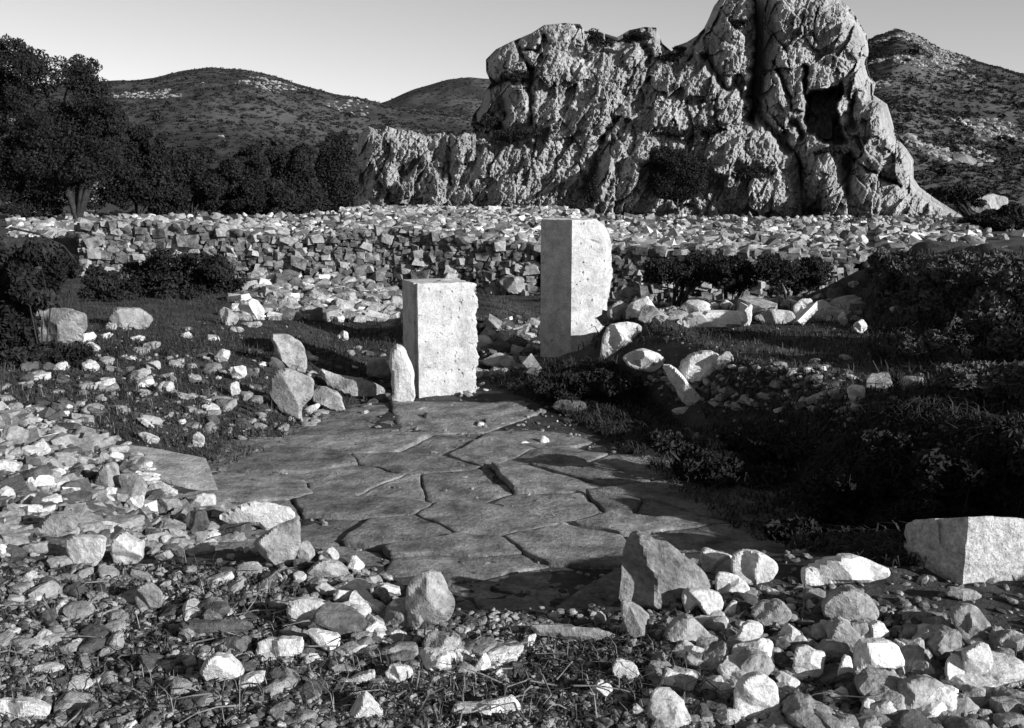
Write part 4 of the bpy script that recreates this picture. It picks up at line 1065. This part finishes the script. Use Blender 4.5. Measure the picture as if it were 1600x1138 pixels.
 ('grey rounded plate right of the large standing plate', [(487,616),(505,604),(530,615),(541,647),(520,642),(492,632)], G_, dict(name='slab', bulge=.25, K=2)),
 ('cubic grey stone left of the dressed block', [(574,567),(600,560),(611,580),(601,593),(574,592)], G_, dict(K=3)),
 ('narrow slab leaning on the left side of the dressed block', [(610,553),(620,540),(632,545),(645,575),(648,628),(614,631),(612,600)], P_, dict(name='slab', bulge=.3, K=2)),
 ('pale stone in the gap between block and pillar', [(749,524),(763,511),(779,525),(768,537),(752,532)], G_, {}),
 ('flat grey stone at the foot of the gap between block and pillar', [(752,566),(778,552),(806,560),(807,574),(765,575)], G_, {}),
 ('grey boulder before the wall left of the pillar', [(778,444),(795,431),(821,437),(830,456),(800,463)], G_, {}),
 ('mottled boulder half hidden by the shrub at far left', [(48,500),(58,484),(100,484),(128,492),(131,520),(100,541),(58,540)], G_, {}),
 ('small pale boulder on the left shoulder of the mottled one', [(50,505),(56,491),(74,495),(74,510),(55,512)], P_, {}),
 ('rounded boulder below the twiggy shrub', [(168,500),(180,482),(215,482),(238,500),(228,516),(185,516)], G_, {}),
 ('small bright stone right of the mottled boulder', [(131,545),(140,534),(156,545),(153,552),(138,552)], P_, {}),
 ('square pale stone alone in the middle of the left slope', [(228,568),(248,564),(251,580),(230,580)], P_, {}),
 ('flat pale stone in the group below the upper plate', [(356,576),(383,572),(385,590),(365,595)], P_, {}),
 ('upright pale stone at the bottom of the group of slope stones', [(358,602),(372,597),(376,615),(362,622)], P_, {}),
 ('bright cluster stone on the slope left of the upper plate', [(334,560),(345,546),(360,550),(356,565),(340,568)], P_, {}),
 ('flat-topped pale stone on the lower left slope', [(243,612),(252,598),(268,598),(272,610),(258,616)], P_, {}),
 ('small bright boulder on the earth left of the dressed block', [(527,528),(535,518),(543,520),(545,532),(532,534)], P_, {}),
 # right middle ground
 ('large pale rock against the right foot of the pillar', [(938,562),(942,530),(952,510),(975,505),(1000,510),(1005,526),(985,542),(962,562)], P_, dict(name='boulder', cat='boulder')),
 ('pale curved fragment behind the dark mound', [(972,560),(1000,545),(1035,556),(1042,580),(1010,582),(985,575)], P_, {}),
 ('thick pale column fragment lying right of the leaning slab', [(1058,592),(1070,560),(1108,548),(1126,560),(1120,585),(1088,602)], P_, dict(name='column_fragment', bulge=.55, K=2)),
 ('rounded end piece right of the column fragment', [(1119,560),(1138,549),(1147,563),(1140,579),(1120,580)], G_, {}),
 ('narrow pale slab leaning over on the right bank', [(1036,572),(1052,573),(1076,600),(1099,626),(1091,636),(1070,633),(1050,600)], P_, dict(name='slab', bulge=.35, K=2)),
 ('small flat pale stone at the foot of the leaning slab', [(1048,641),(1085,635),(1089,646),(1060,651)], P_, {}),
 ('long striped block in the row of stones before the right wall', [(1055,508),(1075,492),(1110,487),(1160,486),(1166,510),(1110,516),(1065,516)], P_, dict(name='stone', K=3)),
 ('small upright stone at the right end of the striped block', [(1161,487),(1176,474),(1173,508),(1160,511)], P_, {}),
 ('low grey block right of the striped block', [(1177,497),(1200,484),(1240,488),(1241,506),(1200,509)], G_, {}),
 ('left one of the twin bright stones before the right wall', [(1239,482),(1250,470),(1268,468),(1272,490),(1264,502),(1245,502)], P_, {}),
 ('right one of the twin bright stones before the right wall', [(1266,480),(1285,469),(1296,478),(1284,502),(1270,502)], P_, {}),
 ('small bright stone right of the twin stones', [(1308,498),(1318,487),(1326,505),(1316,511)], P_, {}),
 ('pale rounded stone alone at the right end of the stone row', [(1334,508),(1348,499),(1356,513),(1346,523),(1335,518)], P_, {}),
 ('small cube of pale stone on the sunlit ground at right', [(1324,609),(1333,602),(1351,605),(1351,626),(1328,628)], P_, dict(K=3)),
 ('dark-shaded rock of the heap right of the pillar top edge', [(948,490),(965,470),(990,482),(985,500),(955,502)], G_, {}),
 ('pale lump in the heap right of the pillar', [(995,500),(1005,478),(1025,480),(1032,498),(1015,508)], G_, {}),
 ('small pale stone on the bramble side of the striped block', [(1124,478),(1135,469),(1152,480),(1138,487)], P_, {}),
 ('white peaked stone on the pale strip beyond the right wall', [(1338,380),(1348,366),(1358,378),(1350,384)], P_, {}),
 ('small pale stone with a chip beside it on the far paving', [(806,696),(820,690),(832,695),(815,699)], P_, {}),
 ('small upright white stone on the far paving', [(842,694),(848,681),(858,688),(857,696)], P_, {}),
 ('low pale stone on the paving below the upright white one', [(803,742),(812,736),(826,741),(815,746)], G_, {}),
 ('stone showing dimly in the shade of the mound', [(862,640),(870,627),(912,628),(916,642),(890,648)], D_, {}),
 #('big dark boulder in the shaded mound', [(918,655),(930,615),(960,605),(1000,628),(1005,660),(960,668)], D_, dict(name='boulder', cat='boulder')),
]
BANKST = [(1430, 425), (1487, 425), (1335, 445), (1480, 485), (1520, 485), (1398, 485), (1443, 535), (1512, 552), (1466, 572), (1575, 590), (1498, 600), (1440, 590), (1400, 625), (1430, 630), (1470, 625)]
for i, (lb, poly, mat, kw) in enumerate(TR):
    stone(lb, poly, mat, **kw)
rb = random.Random(7)
for (u, v) in BANKST:
    r1, r2 = rb.uniform(7, 14), rb.uniform(6, 11)
    pl_ = [(u + r1 * math.cos(t) * rb.uniform(.8, 1.1), v + r2 * math.sin(t) * rb.uniform(.8, 1.1)) for t in np.linspace(0, 2 * math.pi, 8)[:-1]]
    Yb = hit(u, v + r2 * .8)[1] + .02
    o = relief('stone', pl_, Yb, .06, M_MID, int(u + v), K=4)
    tag(o, 'small stone showing through the scrub of the bank at right', 'stone', 'stones in the overgrown bank')
# tilted slab on the left rubble
def plate(label, poly, thick, mat, tilt=(0, 0, 1), base=None, name='slab'):
    bx, by, bz = hit(*base)
    n = Vector(tilt).normalized(); P0 = Vector((bx, by, bz + .03)); o0 = Vector((0, 0, EYE))
    P = roughen(poly, 140, 0.006, 9, 0); top = []
    for u, v in P:
        dx, dy, dz = [float(q) for q in ray(u, v)]
        d = Vector((dx, dy, dz)); t = (P0 - o0).dot(n) / d.dot(n)
        top.append(o0 + d * t)
    T = np.array([tuple(p) for p in top]); c = T.mean(0); nn = len(T); rows = []
    nv = np.array(n)
    for s, dz_ in ((.99, -thick), (1.0, -thick * .2), (.985, 0), (.9, .004), (.6, .006), (.3, .006)):
        Q = c + (T - c) * s + nv * dz_
        Q[:, 2] += 0.006 * fbm(Q[:, 0] * 12, Q[:, 1] * 12, 0, 3, 3)
        rows.append(Q)
    V = np.concatenate(rows + [c[None] + nv * .006]); Fc = []
    for r_ in range(5):
        for k in range(nn):
            k2 = (k + 1) % nn
            Fc += [(r_ * nn + k2, r_ * nn + k, (r_ + 1) * nn + k), (r_ * nn + k2, (r_ + 1) * nn + k, (r_ + 1) * nn + k2)]
    for k in range(nn): Fc.append((5 * nn + (k + 1) % nn, 5 * nn + k, len(V) - 1))
    return tag(obj(name, mesh_np(name, V - c, np.array(Fc)), mat, loc=c), label, 'stone slab')
plate('large flat grey slab tilted on the left rubble beside the way', [(193, 700), (200, 694), (262, 704), (322, 716), (332, 740), (342, 766), (290, 758), (240, 744), (205, 733), (192, 722)], 0.07, G_, (0.16, -0.10, 1), (265, 740))
# ================================================================== LOOSE STONES ON THE GROUND (stuff + individuals)
QX0, QY0, QD = -9.0, 0.5, 0.03
_qx = np.arange(QX0, 9.0, QD); _qy = np.arange(QY0, 30.0, QD)
_QH = H(*np.meshgrid(_qx, _qy))
def Hq(x, y):
    fx = np.clip((x - QX0) / QD, 0, len(_qx) - 2.001); fy = np.clip((y - QY0) / QD, 0, len(_qy) - 2.001)
    ix = fx.astype(int); iy = fy.astype(int); a = fx - ix; b = fy - iy
    return (_QH[iy, ix] * (1 - a) + _QH[iy, ix + 1] * a) * (1 - b) + (_QH[iy + 1, ix] * (1 - a) + _QH[iy + 1, ix + 1] * a) * b
def clear_of(pu, pv):
    """True where a point is not on one of the traced stones"""
    ok = np.ones(pu.shape, bool)
    for t in TR:
        P = np.array(t[1], float); c = P.mean(0); P = c + (P - c) * 0.97
        if (P[:, 1].max() - P[:, 1].min()) < 8: continue
        ok &= ~inside(pu, pv, P)
    return ok
def inpoly_pts(poly, n, rng, avoid=False):
    P = np.array(poly, float); lo, hi = P.min(0), P.max(0); out = []
    while len(out) < n:
        u = rng.uniform(lo[0], hi[0], n * 3); v = rng.uniform(lo[1], hi[1], n * 3)
        m = inside(u, v, P)
        if avoid: m &= clear_of(u, v)
        out += list(zip(u[m], v[m]))
    return out[:n]
LRUB = [(-40, 640), (110, 640), (200, 700), (260, 770), (350, 800), (380, 850), (300, 870), (-40, 870)]
RRUB = [(1060, 900), (1240, 930), (1420, 960), (1640, 1000), (1640, 1150), (1020, 1150), (1030, 1000)]
MRUB = [(470, 880), (600, 900), (700, 990), (820, 1000), (820, 1060), (500, 1060), (420, 980)]
HGRID = {}
def ground_pts(poly, n, seed, avoid=False, px=False):
    rng = np.random.default_rng(seed)
    pts = np.array(inpoly_pts(poly, n, rng, avoid))
    dx, dy, dz = ray(pts[:, 0], pts[:, 1])
    t = np.full(n, 1.9); res = np.full(n, 60.0); alive = np.ones(n, bool)
    ts = np.geomspace(1.9, 60, 500)
    pz = None
    for k, tt in enumerate(ts):
        z = EYE + dz * tt - Hq(dx * tt, dy * tt)
        hitm = alive & (z < 0)
        res[hitm] = tt; alive &= ~hitm
        if not alive.any(): break
    out = np.stack([dx * res, dy * res, Hq(dx * res, dy * res)], 1)
    return (out, rng, pts) if px else (out, rng)
def scatter_stuff(name, label, polys, mat, seed, sink=0.25, bases=None, flat=0.6):
    Vs = []; b0 = bases
    for (poly, n, s, sg) in polys:
        bases = b0 or (ROCK2[:7] + BLK[:3] if (s >= 0.08 or poly is LRUB) else ROCK2[:7])
        T, rng = ground_pts(poly, n, seed, avoid=n < 2000); seed += 1
        sz = np.minimum(s * rng.lognormal(0, sg, n), 2.1 * s)
        Sc = np.zeros((n, 3, 3)); Sc[:, 0, 0] = sz * rng.uniform(.9, 1.6, n); Sc[:, 1, 1] = sz * rng.uniform(.8, 1.2, n); Sc[:, 2, 2] = sz * rng.uniform(flat * .7, flat * 1.3, n)
        T[:, 2] += Sc[:, 2, 2] * (0.5 - sink)
        Vs.append(merged_mix(bases, rng.integers(0, len(bases), n), rand_rot(n, rng, 0.8) @ Sc, T, rng, (.5, .38, .12) if mat is M_MID else (.6, .25, .15)))
    V_, F_ = join([q[:2] for q in Vs])
    return tag(mix_obj(name, V_, F_, np.concatenate([q[2] for q in Vs]), (mat, M_DARK, M_PALE if mat is M_MID else M_MID)), label, kind='stuff')
FULL = [(-60, 500), (1660, 500), (1660, 1160), (-60, 1160)]
scatter_stuff('pebbles', 'pebbles and grit strewn over the dark soil', [(FULL, 6000, 0.016, .5), ([(-20, 880), (620, 900), (640, 1140), (-20, 1140)], 5500, 0.014, .7), ([(620, 960), (1160, 960), (1160, 1140), (620, 1140)], 4500, 0.013, .7), (RRUB, 3000, 0.015, .6), (LRUB, 2000, 0.02, .5), ([(1640, 560), (2600, 560), (2600, 1140), (1640, 1140)], 2500, 0.03, .6),
    ([(350, 660), (900, 650), (1000, 760), (500, 800)], 500, 0.016, .4)], M_PEB, 801, bases=ROCK0 + ROCK1[:4])
scatter_stuff('rubble', 'small broken stones filling the rubble in the foreground', [(LRUB, 1000, 0.044, .4), (RRUB, 420, 0.036, .45), (MRUB, 260, 0.03, .4), ([(-20, 880), (480, 900), (500, 1140), (-20, 1140)], 300, 0.035, .45), ([(-20, 560), (640, 540), (600, 640), (380, 700), (150, 650), (-20, 640)], 260, 0.05, .45),
    ([(380, 600), (900, 600), (900, 670), (380, 670)], 40, 0.04, .4)], M_MID, 821)
scatter_stuff('rubble', 'small stones scattered before and on top of the back walls', [([(370, 430), (630, 430), (620, 500), (540, 505), (370, 500)], 700, 0.10, .35), ([(950, 470), (1340, 470), (1340, 505), (950, 505)], 160, 0.10, .4),
    ([(740, 500), (840, 500), (840, 590), (745, 590)], 130, 0.08, .4), ([(960, 600), (1340, 560), (1340, 650), (1100, 640)], 250, 0.035, .5), ([(1340, 400), (1583, 400), (1583, 640), (1340, 640)], 40, 0.07, .5)], M_MID, 841)
# strips of stones on the higher ground behind the walls
def strip(label, u0, u1, y0, y1, n, s, seed):
    rng = np.random.default_rng(seed)
    u = rng.uniform(u0, u1, n); y = rng.uniform(y0, y1, n); x = (u - CU) / F * y
    z = H(x, y); sz = np.minimum(s * .85 * rng.lognormal(0, .4, n), s * 1.9)
    Sc = np.zeros((n, 3, 3)); Sc[:, 0, 0] = sz * 1.2; Sc[:, 1, 1] = sz; Sc[:, 2, 2] = sz * .9
    V_, F_, mi = merged_mix(ROCK1[:8] + BLK[:3], rng.integers(0, 11, n), rand_rot(n, rng) @ Sc, np.stack([x, y, z + sz * .1], 1), rng, (.5, .34, .16))
    return tag(mix_obj('rubble', V_, F_, mi, (M_MID, M_DARK, M_PALE)), label, kind='stuff')
strip('strip of pale rubble on the higher ground behind the right-hand wall', 950, 1345, 15.8, 23, 2600, 0.125, 861)
strip('pale rubble spread at the end of the wall under the right slope', 1370, 1525, 16, 22, 800, 0.13, 862)
strip('rubble slope between the middle wall and the crag', 540, 900, 17.5, 32, 5600, 0.13, 863)
strip('scattered small stones on the open ground behind the walls', 20, 1600, 19, 34, 1500, 0.12, 865)
strip('rubble spread above the left wall', 20, 540, 18, 22, 1300, 0.12, 864)

# individual random stones (each its own object, shared meshes)
RM = {}
def rockmesh(kind, i, mat):
    k = (kind, i, mat.name)
    if k not in RM:
        m = mesh_np('stone', *(ROCK2 if kind == 2 else ROCK3)[i]); m.materials.append(mat); RM[k] = m
    return RM[k]
def singles(poly, n, s, sg, label, group, seed, mats, kind=3, sink=0.25, flat=0.65):
    T, rng, pxs = ground_pts(poly, n, seed, avoid=True, px=True)
    for i in range(n):
        sz = s * min(rng.lognormal(0, sg), 1.55)
        mt = mats[int(rng.integers(0, len(mats)))]
        o = bpy.data.objects.new('stone', rockmesh(kind, int(rng.integers(0, 14)), mt))
        COL.objects.link(o)
        sc_ = (sz * rng.uniform(.9, 1.45), sz * rng.uniform(.8, 1.1), sz * rng.uniform(flat * .8, flat * 1.25))
        o.scale = sc_; o.location = (T[i, 0], T[i, 1], T[i, 2] + sc_[2] * (.5 - sink))
        o.rotation_euler = (rng.normal(0, .25), rng.normal(0, .25), rng.uniform(0, 6.28))
        tone = {'pale_stone': 'small pale stone', 'grey_stone': 'small grey stone', 'dark_weathered_stone': 'small dark stone'}[mt.name]
        du = LMC[:, 0] - pxs[i, 0]; dv = LMC[:, 1] - pxs[i, 1]; dist = np.hypot(du, dv * 1.3); best = label
        for k in np.argsort(dist)[:9]:
            if dist[k] > 120: break
            rel = ('just left of the ' if du[k] > 0 else 'just right of the ') if abs(du[k]) > abs(dv[k]) else ('behind the ' if dv[k] > 0 else 'in front of the ')
            cand = tone + ' ' + rel + TR[k][0]
            if len(cand.split()) <= 16 and cand not in USED:
                USED.add(cand); best = cand; break
        tag(o, best, 'stone', group)
LMC = np.array([np.array(t[1], float).mean(0) for t in TR]); USED = set()
singles(LRUB, 60, 0.09, .3, 'grey stone in the rubble slope at left', 'stones of the left rubble slope', 901, [M_MID, M_MID, M_MID, M_PALE, M_DARK])
singles([(1180, 990), (1583, 1010), (1583, 1130), (1000, 1130), (1040, 1040)], 46, 0.085, .35, 'stone wedged in the rubble at bottom right', 'stones of the bottom right rubble', 902, [M_MID, M_PALE, M_PALE, M_MID, M_DARK])
singles([(375, 432), (620, 430), (618, 495), (540, 500), (380, 495)], 32, 0.17, .25, 'rough stone of the heap left of the dressed block', 'stones of the heap by the block', 903, [M_MID, M_MID, M_MID, M_PALE, M_DARK])
singles([(60, 560), (420, 540), (400, 640), (300, 690), (60, 640)], 14, 0.10, .35, 'small stone lying on the dark slope at left', 'stones on the left slope', 904, [M_MID, M_PALE, M_MID, M_DARK], flat=.5)
singles([(130, 500), (400, 500), (400, 550), (130, 550)], 12, 0.12, .3, 'small stone below the dark shrubs at left', 'stones below the left shrubs', 905, [M_MID, M_PALE], flat=.5)
singles([(480, 900), (600, 905), (680, 985), (800, 1030), (600, 1060), (480, 1030)], 20, 0.08, .35, 'small stone in the rubble at bottom centre', 'stones of the bottom centre rubble', 906, [M_MID, M_DARK, M_PALE])

# dead branch arching over the stones right of the pillar
def branch(label, pts, Y, r, mat=M_TWIG, name='dead_branch'):
    W = [tuple(float(q) for q in at_y(u, v, Y + dy)) for u, v, dy in pts]
    V, Fc = tube(W, [r * (1 - .7 * i / len(W)) for i in range(len(W))], 6)
    c = V.mean(0)
    return tag(obj(name, mesh_np(name, V - c, Fc, True), mat, loc=c), label, 'branch')
branch('dark crooked branch arching beside the foot of the pillar', [(956, 572, 0), (962, 556, 0), (978, 542, .05), (1000, 532, .1), (1030, 524, .12), (1060, 520, .1), (1100, 528, 0)], 7.9, 0.022, M_BARK)
branch('long thin bramble stem curving over the bottom right stones', [(1010, 1040, 0), (1030, 1075, -.03), (1060, 1092, -.05), (1100, 1094, -.05), (1125, 1080, 0), (1138, 1062, .05)], 3.05, 0.004)
branch('bent dark stem in front of the dark domed bush', [(15, 356, 0), (60, 366, 0), (100, 385, 0), (120, 410, 0)], 9.2, 0.012, M_BARK)

# ================================================================== DRY GRASS AND TWIGS
def blades(name, label, polys, hgt, wid, mat, seed, lean=0.7):
    Vs = []; base = 0; Fs = []
    for (poly, n, hk) in polys:
        T, rng = ground_pts(poly, n, seed); seed += 1
        h = hgt * hk * rng.lognormal(0, .35, n); a = rng.uniform(0, 2 * np.pi, n); l = rng.uniform(.2, 1.0, n) * lean
        d = np.stack([np.cos(a), np.sin(a), 0 * a], 1); p = np.stack([-np.sin(a), np.cos(a), 0 * a], 1) * wid * rng.uniform(.6, 1.3, n)[:, None]
        up = np.array([0, 0, 1.0])
        b0 = T - up * .01
        b1 = T + up * (h * .55)[:, None] + d * (h * l * .35)[:, None]
        b2 = T + up * (h * (1 - .5 * l))[:, None] + d * (h * l * 1.1)[:, None]
        V = np.stack([b0 - p, b0 + p, b1 + p * .7, b1 - p * .7, b2 + p * .2, b2 - p * .2], 1).reshape(-1, 3)
        k = np.arange(n)[:, None] * 6 + base
        Fs.append(np.concatenate([k + np.array([0, 1, 2, 3]), k + np.array([3, 2, 4, 5])])); Vs.append(V); base += len(V)
    return tag(obj(name, mesh_np(name, np.concatenate(Vs), np.concatenate(Fs)), mat), label, kind='stuff')
GL = [(-40, 890), (300, 880), (450, 900), (600, 1000), (640, 1140), (-40, 1140)]
GM = [(620, 1000), (1000, 990), (1150, 1060), (1150, 1140), (620, 1140)]
SL = [(-40, 540), (600, 520), (600, 620), (480, 680), (340, 740), (200, 690), (-40, 620)]
MN = [(760, 600), (860, 570), (960, 570), (1080, 690), (1000, 720), (880, 650)]
BK = [(1370, 400), (1640, 400), (1640, 650), (1400, 650), (1360, 560)]
BR = [(960, 690), (1300, 650), (1620, 640), (1620, 880), (1420, 890), (1180, 850), (1060, 780)]
TERR = [(1080, 520), (1380, 520), (1400, 650), (1100, 660)]
blades('dry_grass', 'thin dry grass stalks among the foreground stones', [(GL, 500, 1.1), (GM, 350, 1.1), (RRUB, 120, .9), (SL, 1300, 1.0), (TERR, 800, .9), (LRUB, 100, .8)], 0.055, 0.0012, M_STRAW, 951, lean=1.2)
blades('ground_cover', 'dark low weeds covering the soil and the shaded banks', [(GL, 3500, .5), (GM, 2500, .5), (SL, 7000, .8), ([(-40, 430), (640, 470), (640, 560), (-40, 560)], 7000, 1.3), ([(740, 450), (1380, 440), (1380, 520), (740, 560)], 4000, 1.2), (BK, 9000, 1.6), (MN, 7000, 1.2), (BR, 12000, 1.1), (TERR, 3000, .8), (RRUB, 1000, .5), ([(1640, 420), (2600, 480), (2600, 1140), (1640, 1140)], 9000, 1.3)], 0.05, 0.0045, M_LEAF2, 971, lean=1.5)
def twigs(poly, n, seed):
    T, rng = ground_pts(poly, n, seed); parts = []
    for i in range(n):
        a = rng.uniform(0, 6.28); L = rng.uniform(.06, .22); p = T[i] + np.array([0, 0, rng.uniform(.01, .04)])
        d = np.array([math.cos(a), math.sin(a), rng.normal(0, .2)]); s = np.array([-d[1], d[0], 0]) * rng.normal(0, .25)
        pts = [p + d * L * (t - .5) + s * L * math.sin(t * 3.1) + np.array([0, 0, .015 * math.sin(t * 3.1)]) for t in (0, .33, .66, 1)]
        parts.append(tube(pts, [.003, .0025, .002, .001], 4))
    return join(parts)
Vt, Ft = join([twigs(GL, 30, 981), twigs(GM, 22, 982), twigs(RRUB, 8, 983)])
tag(obj('twigs', mesh_np('twigs', Vt, Ft), M_TWIG), 'fallen dry twigs tangled among the foreground stones', kind='stuff')
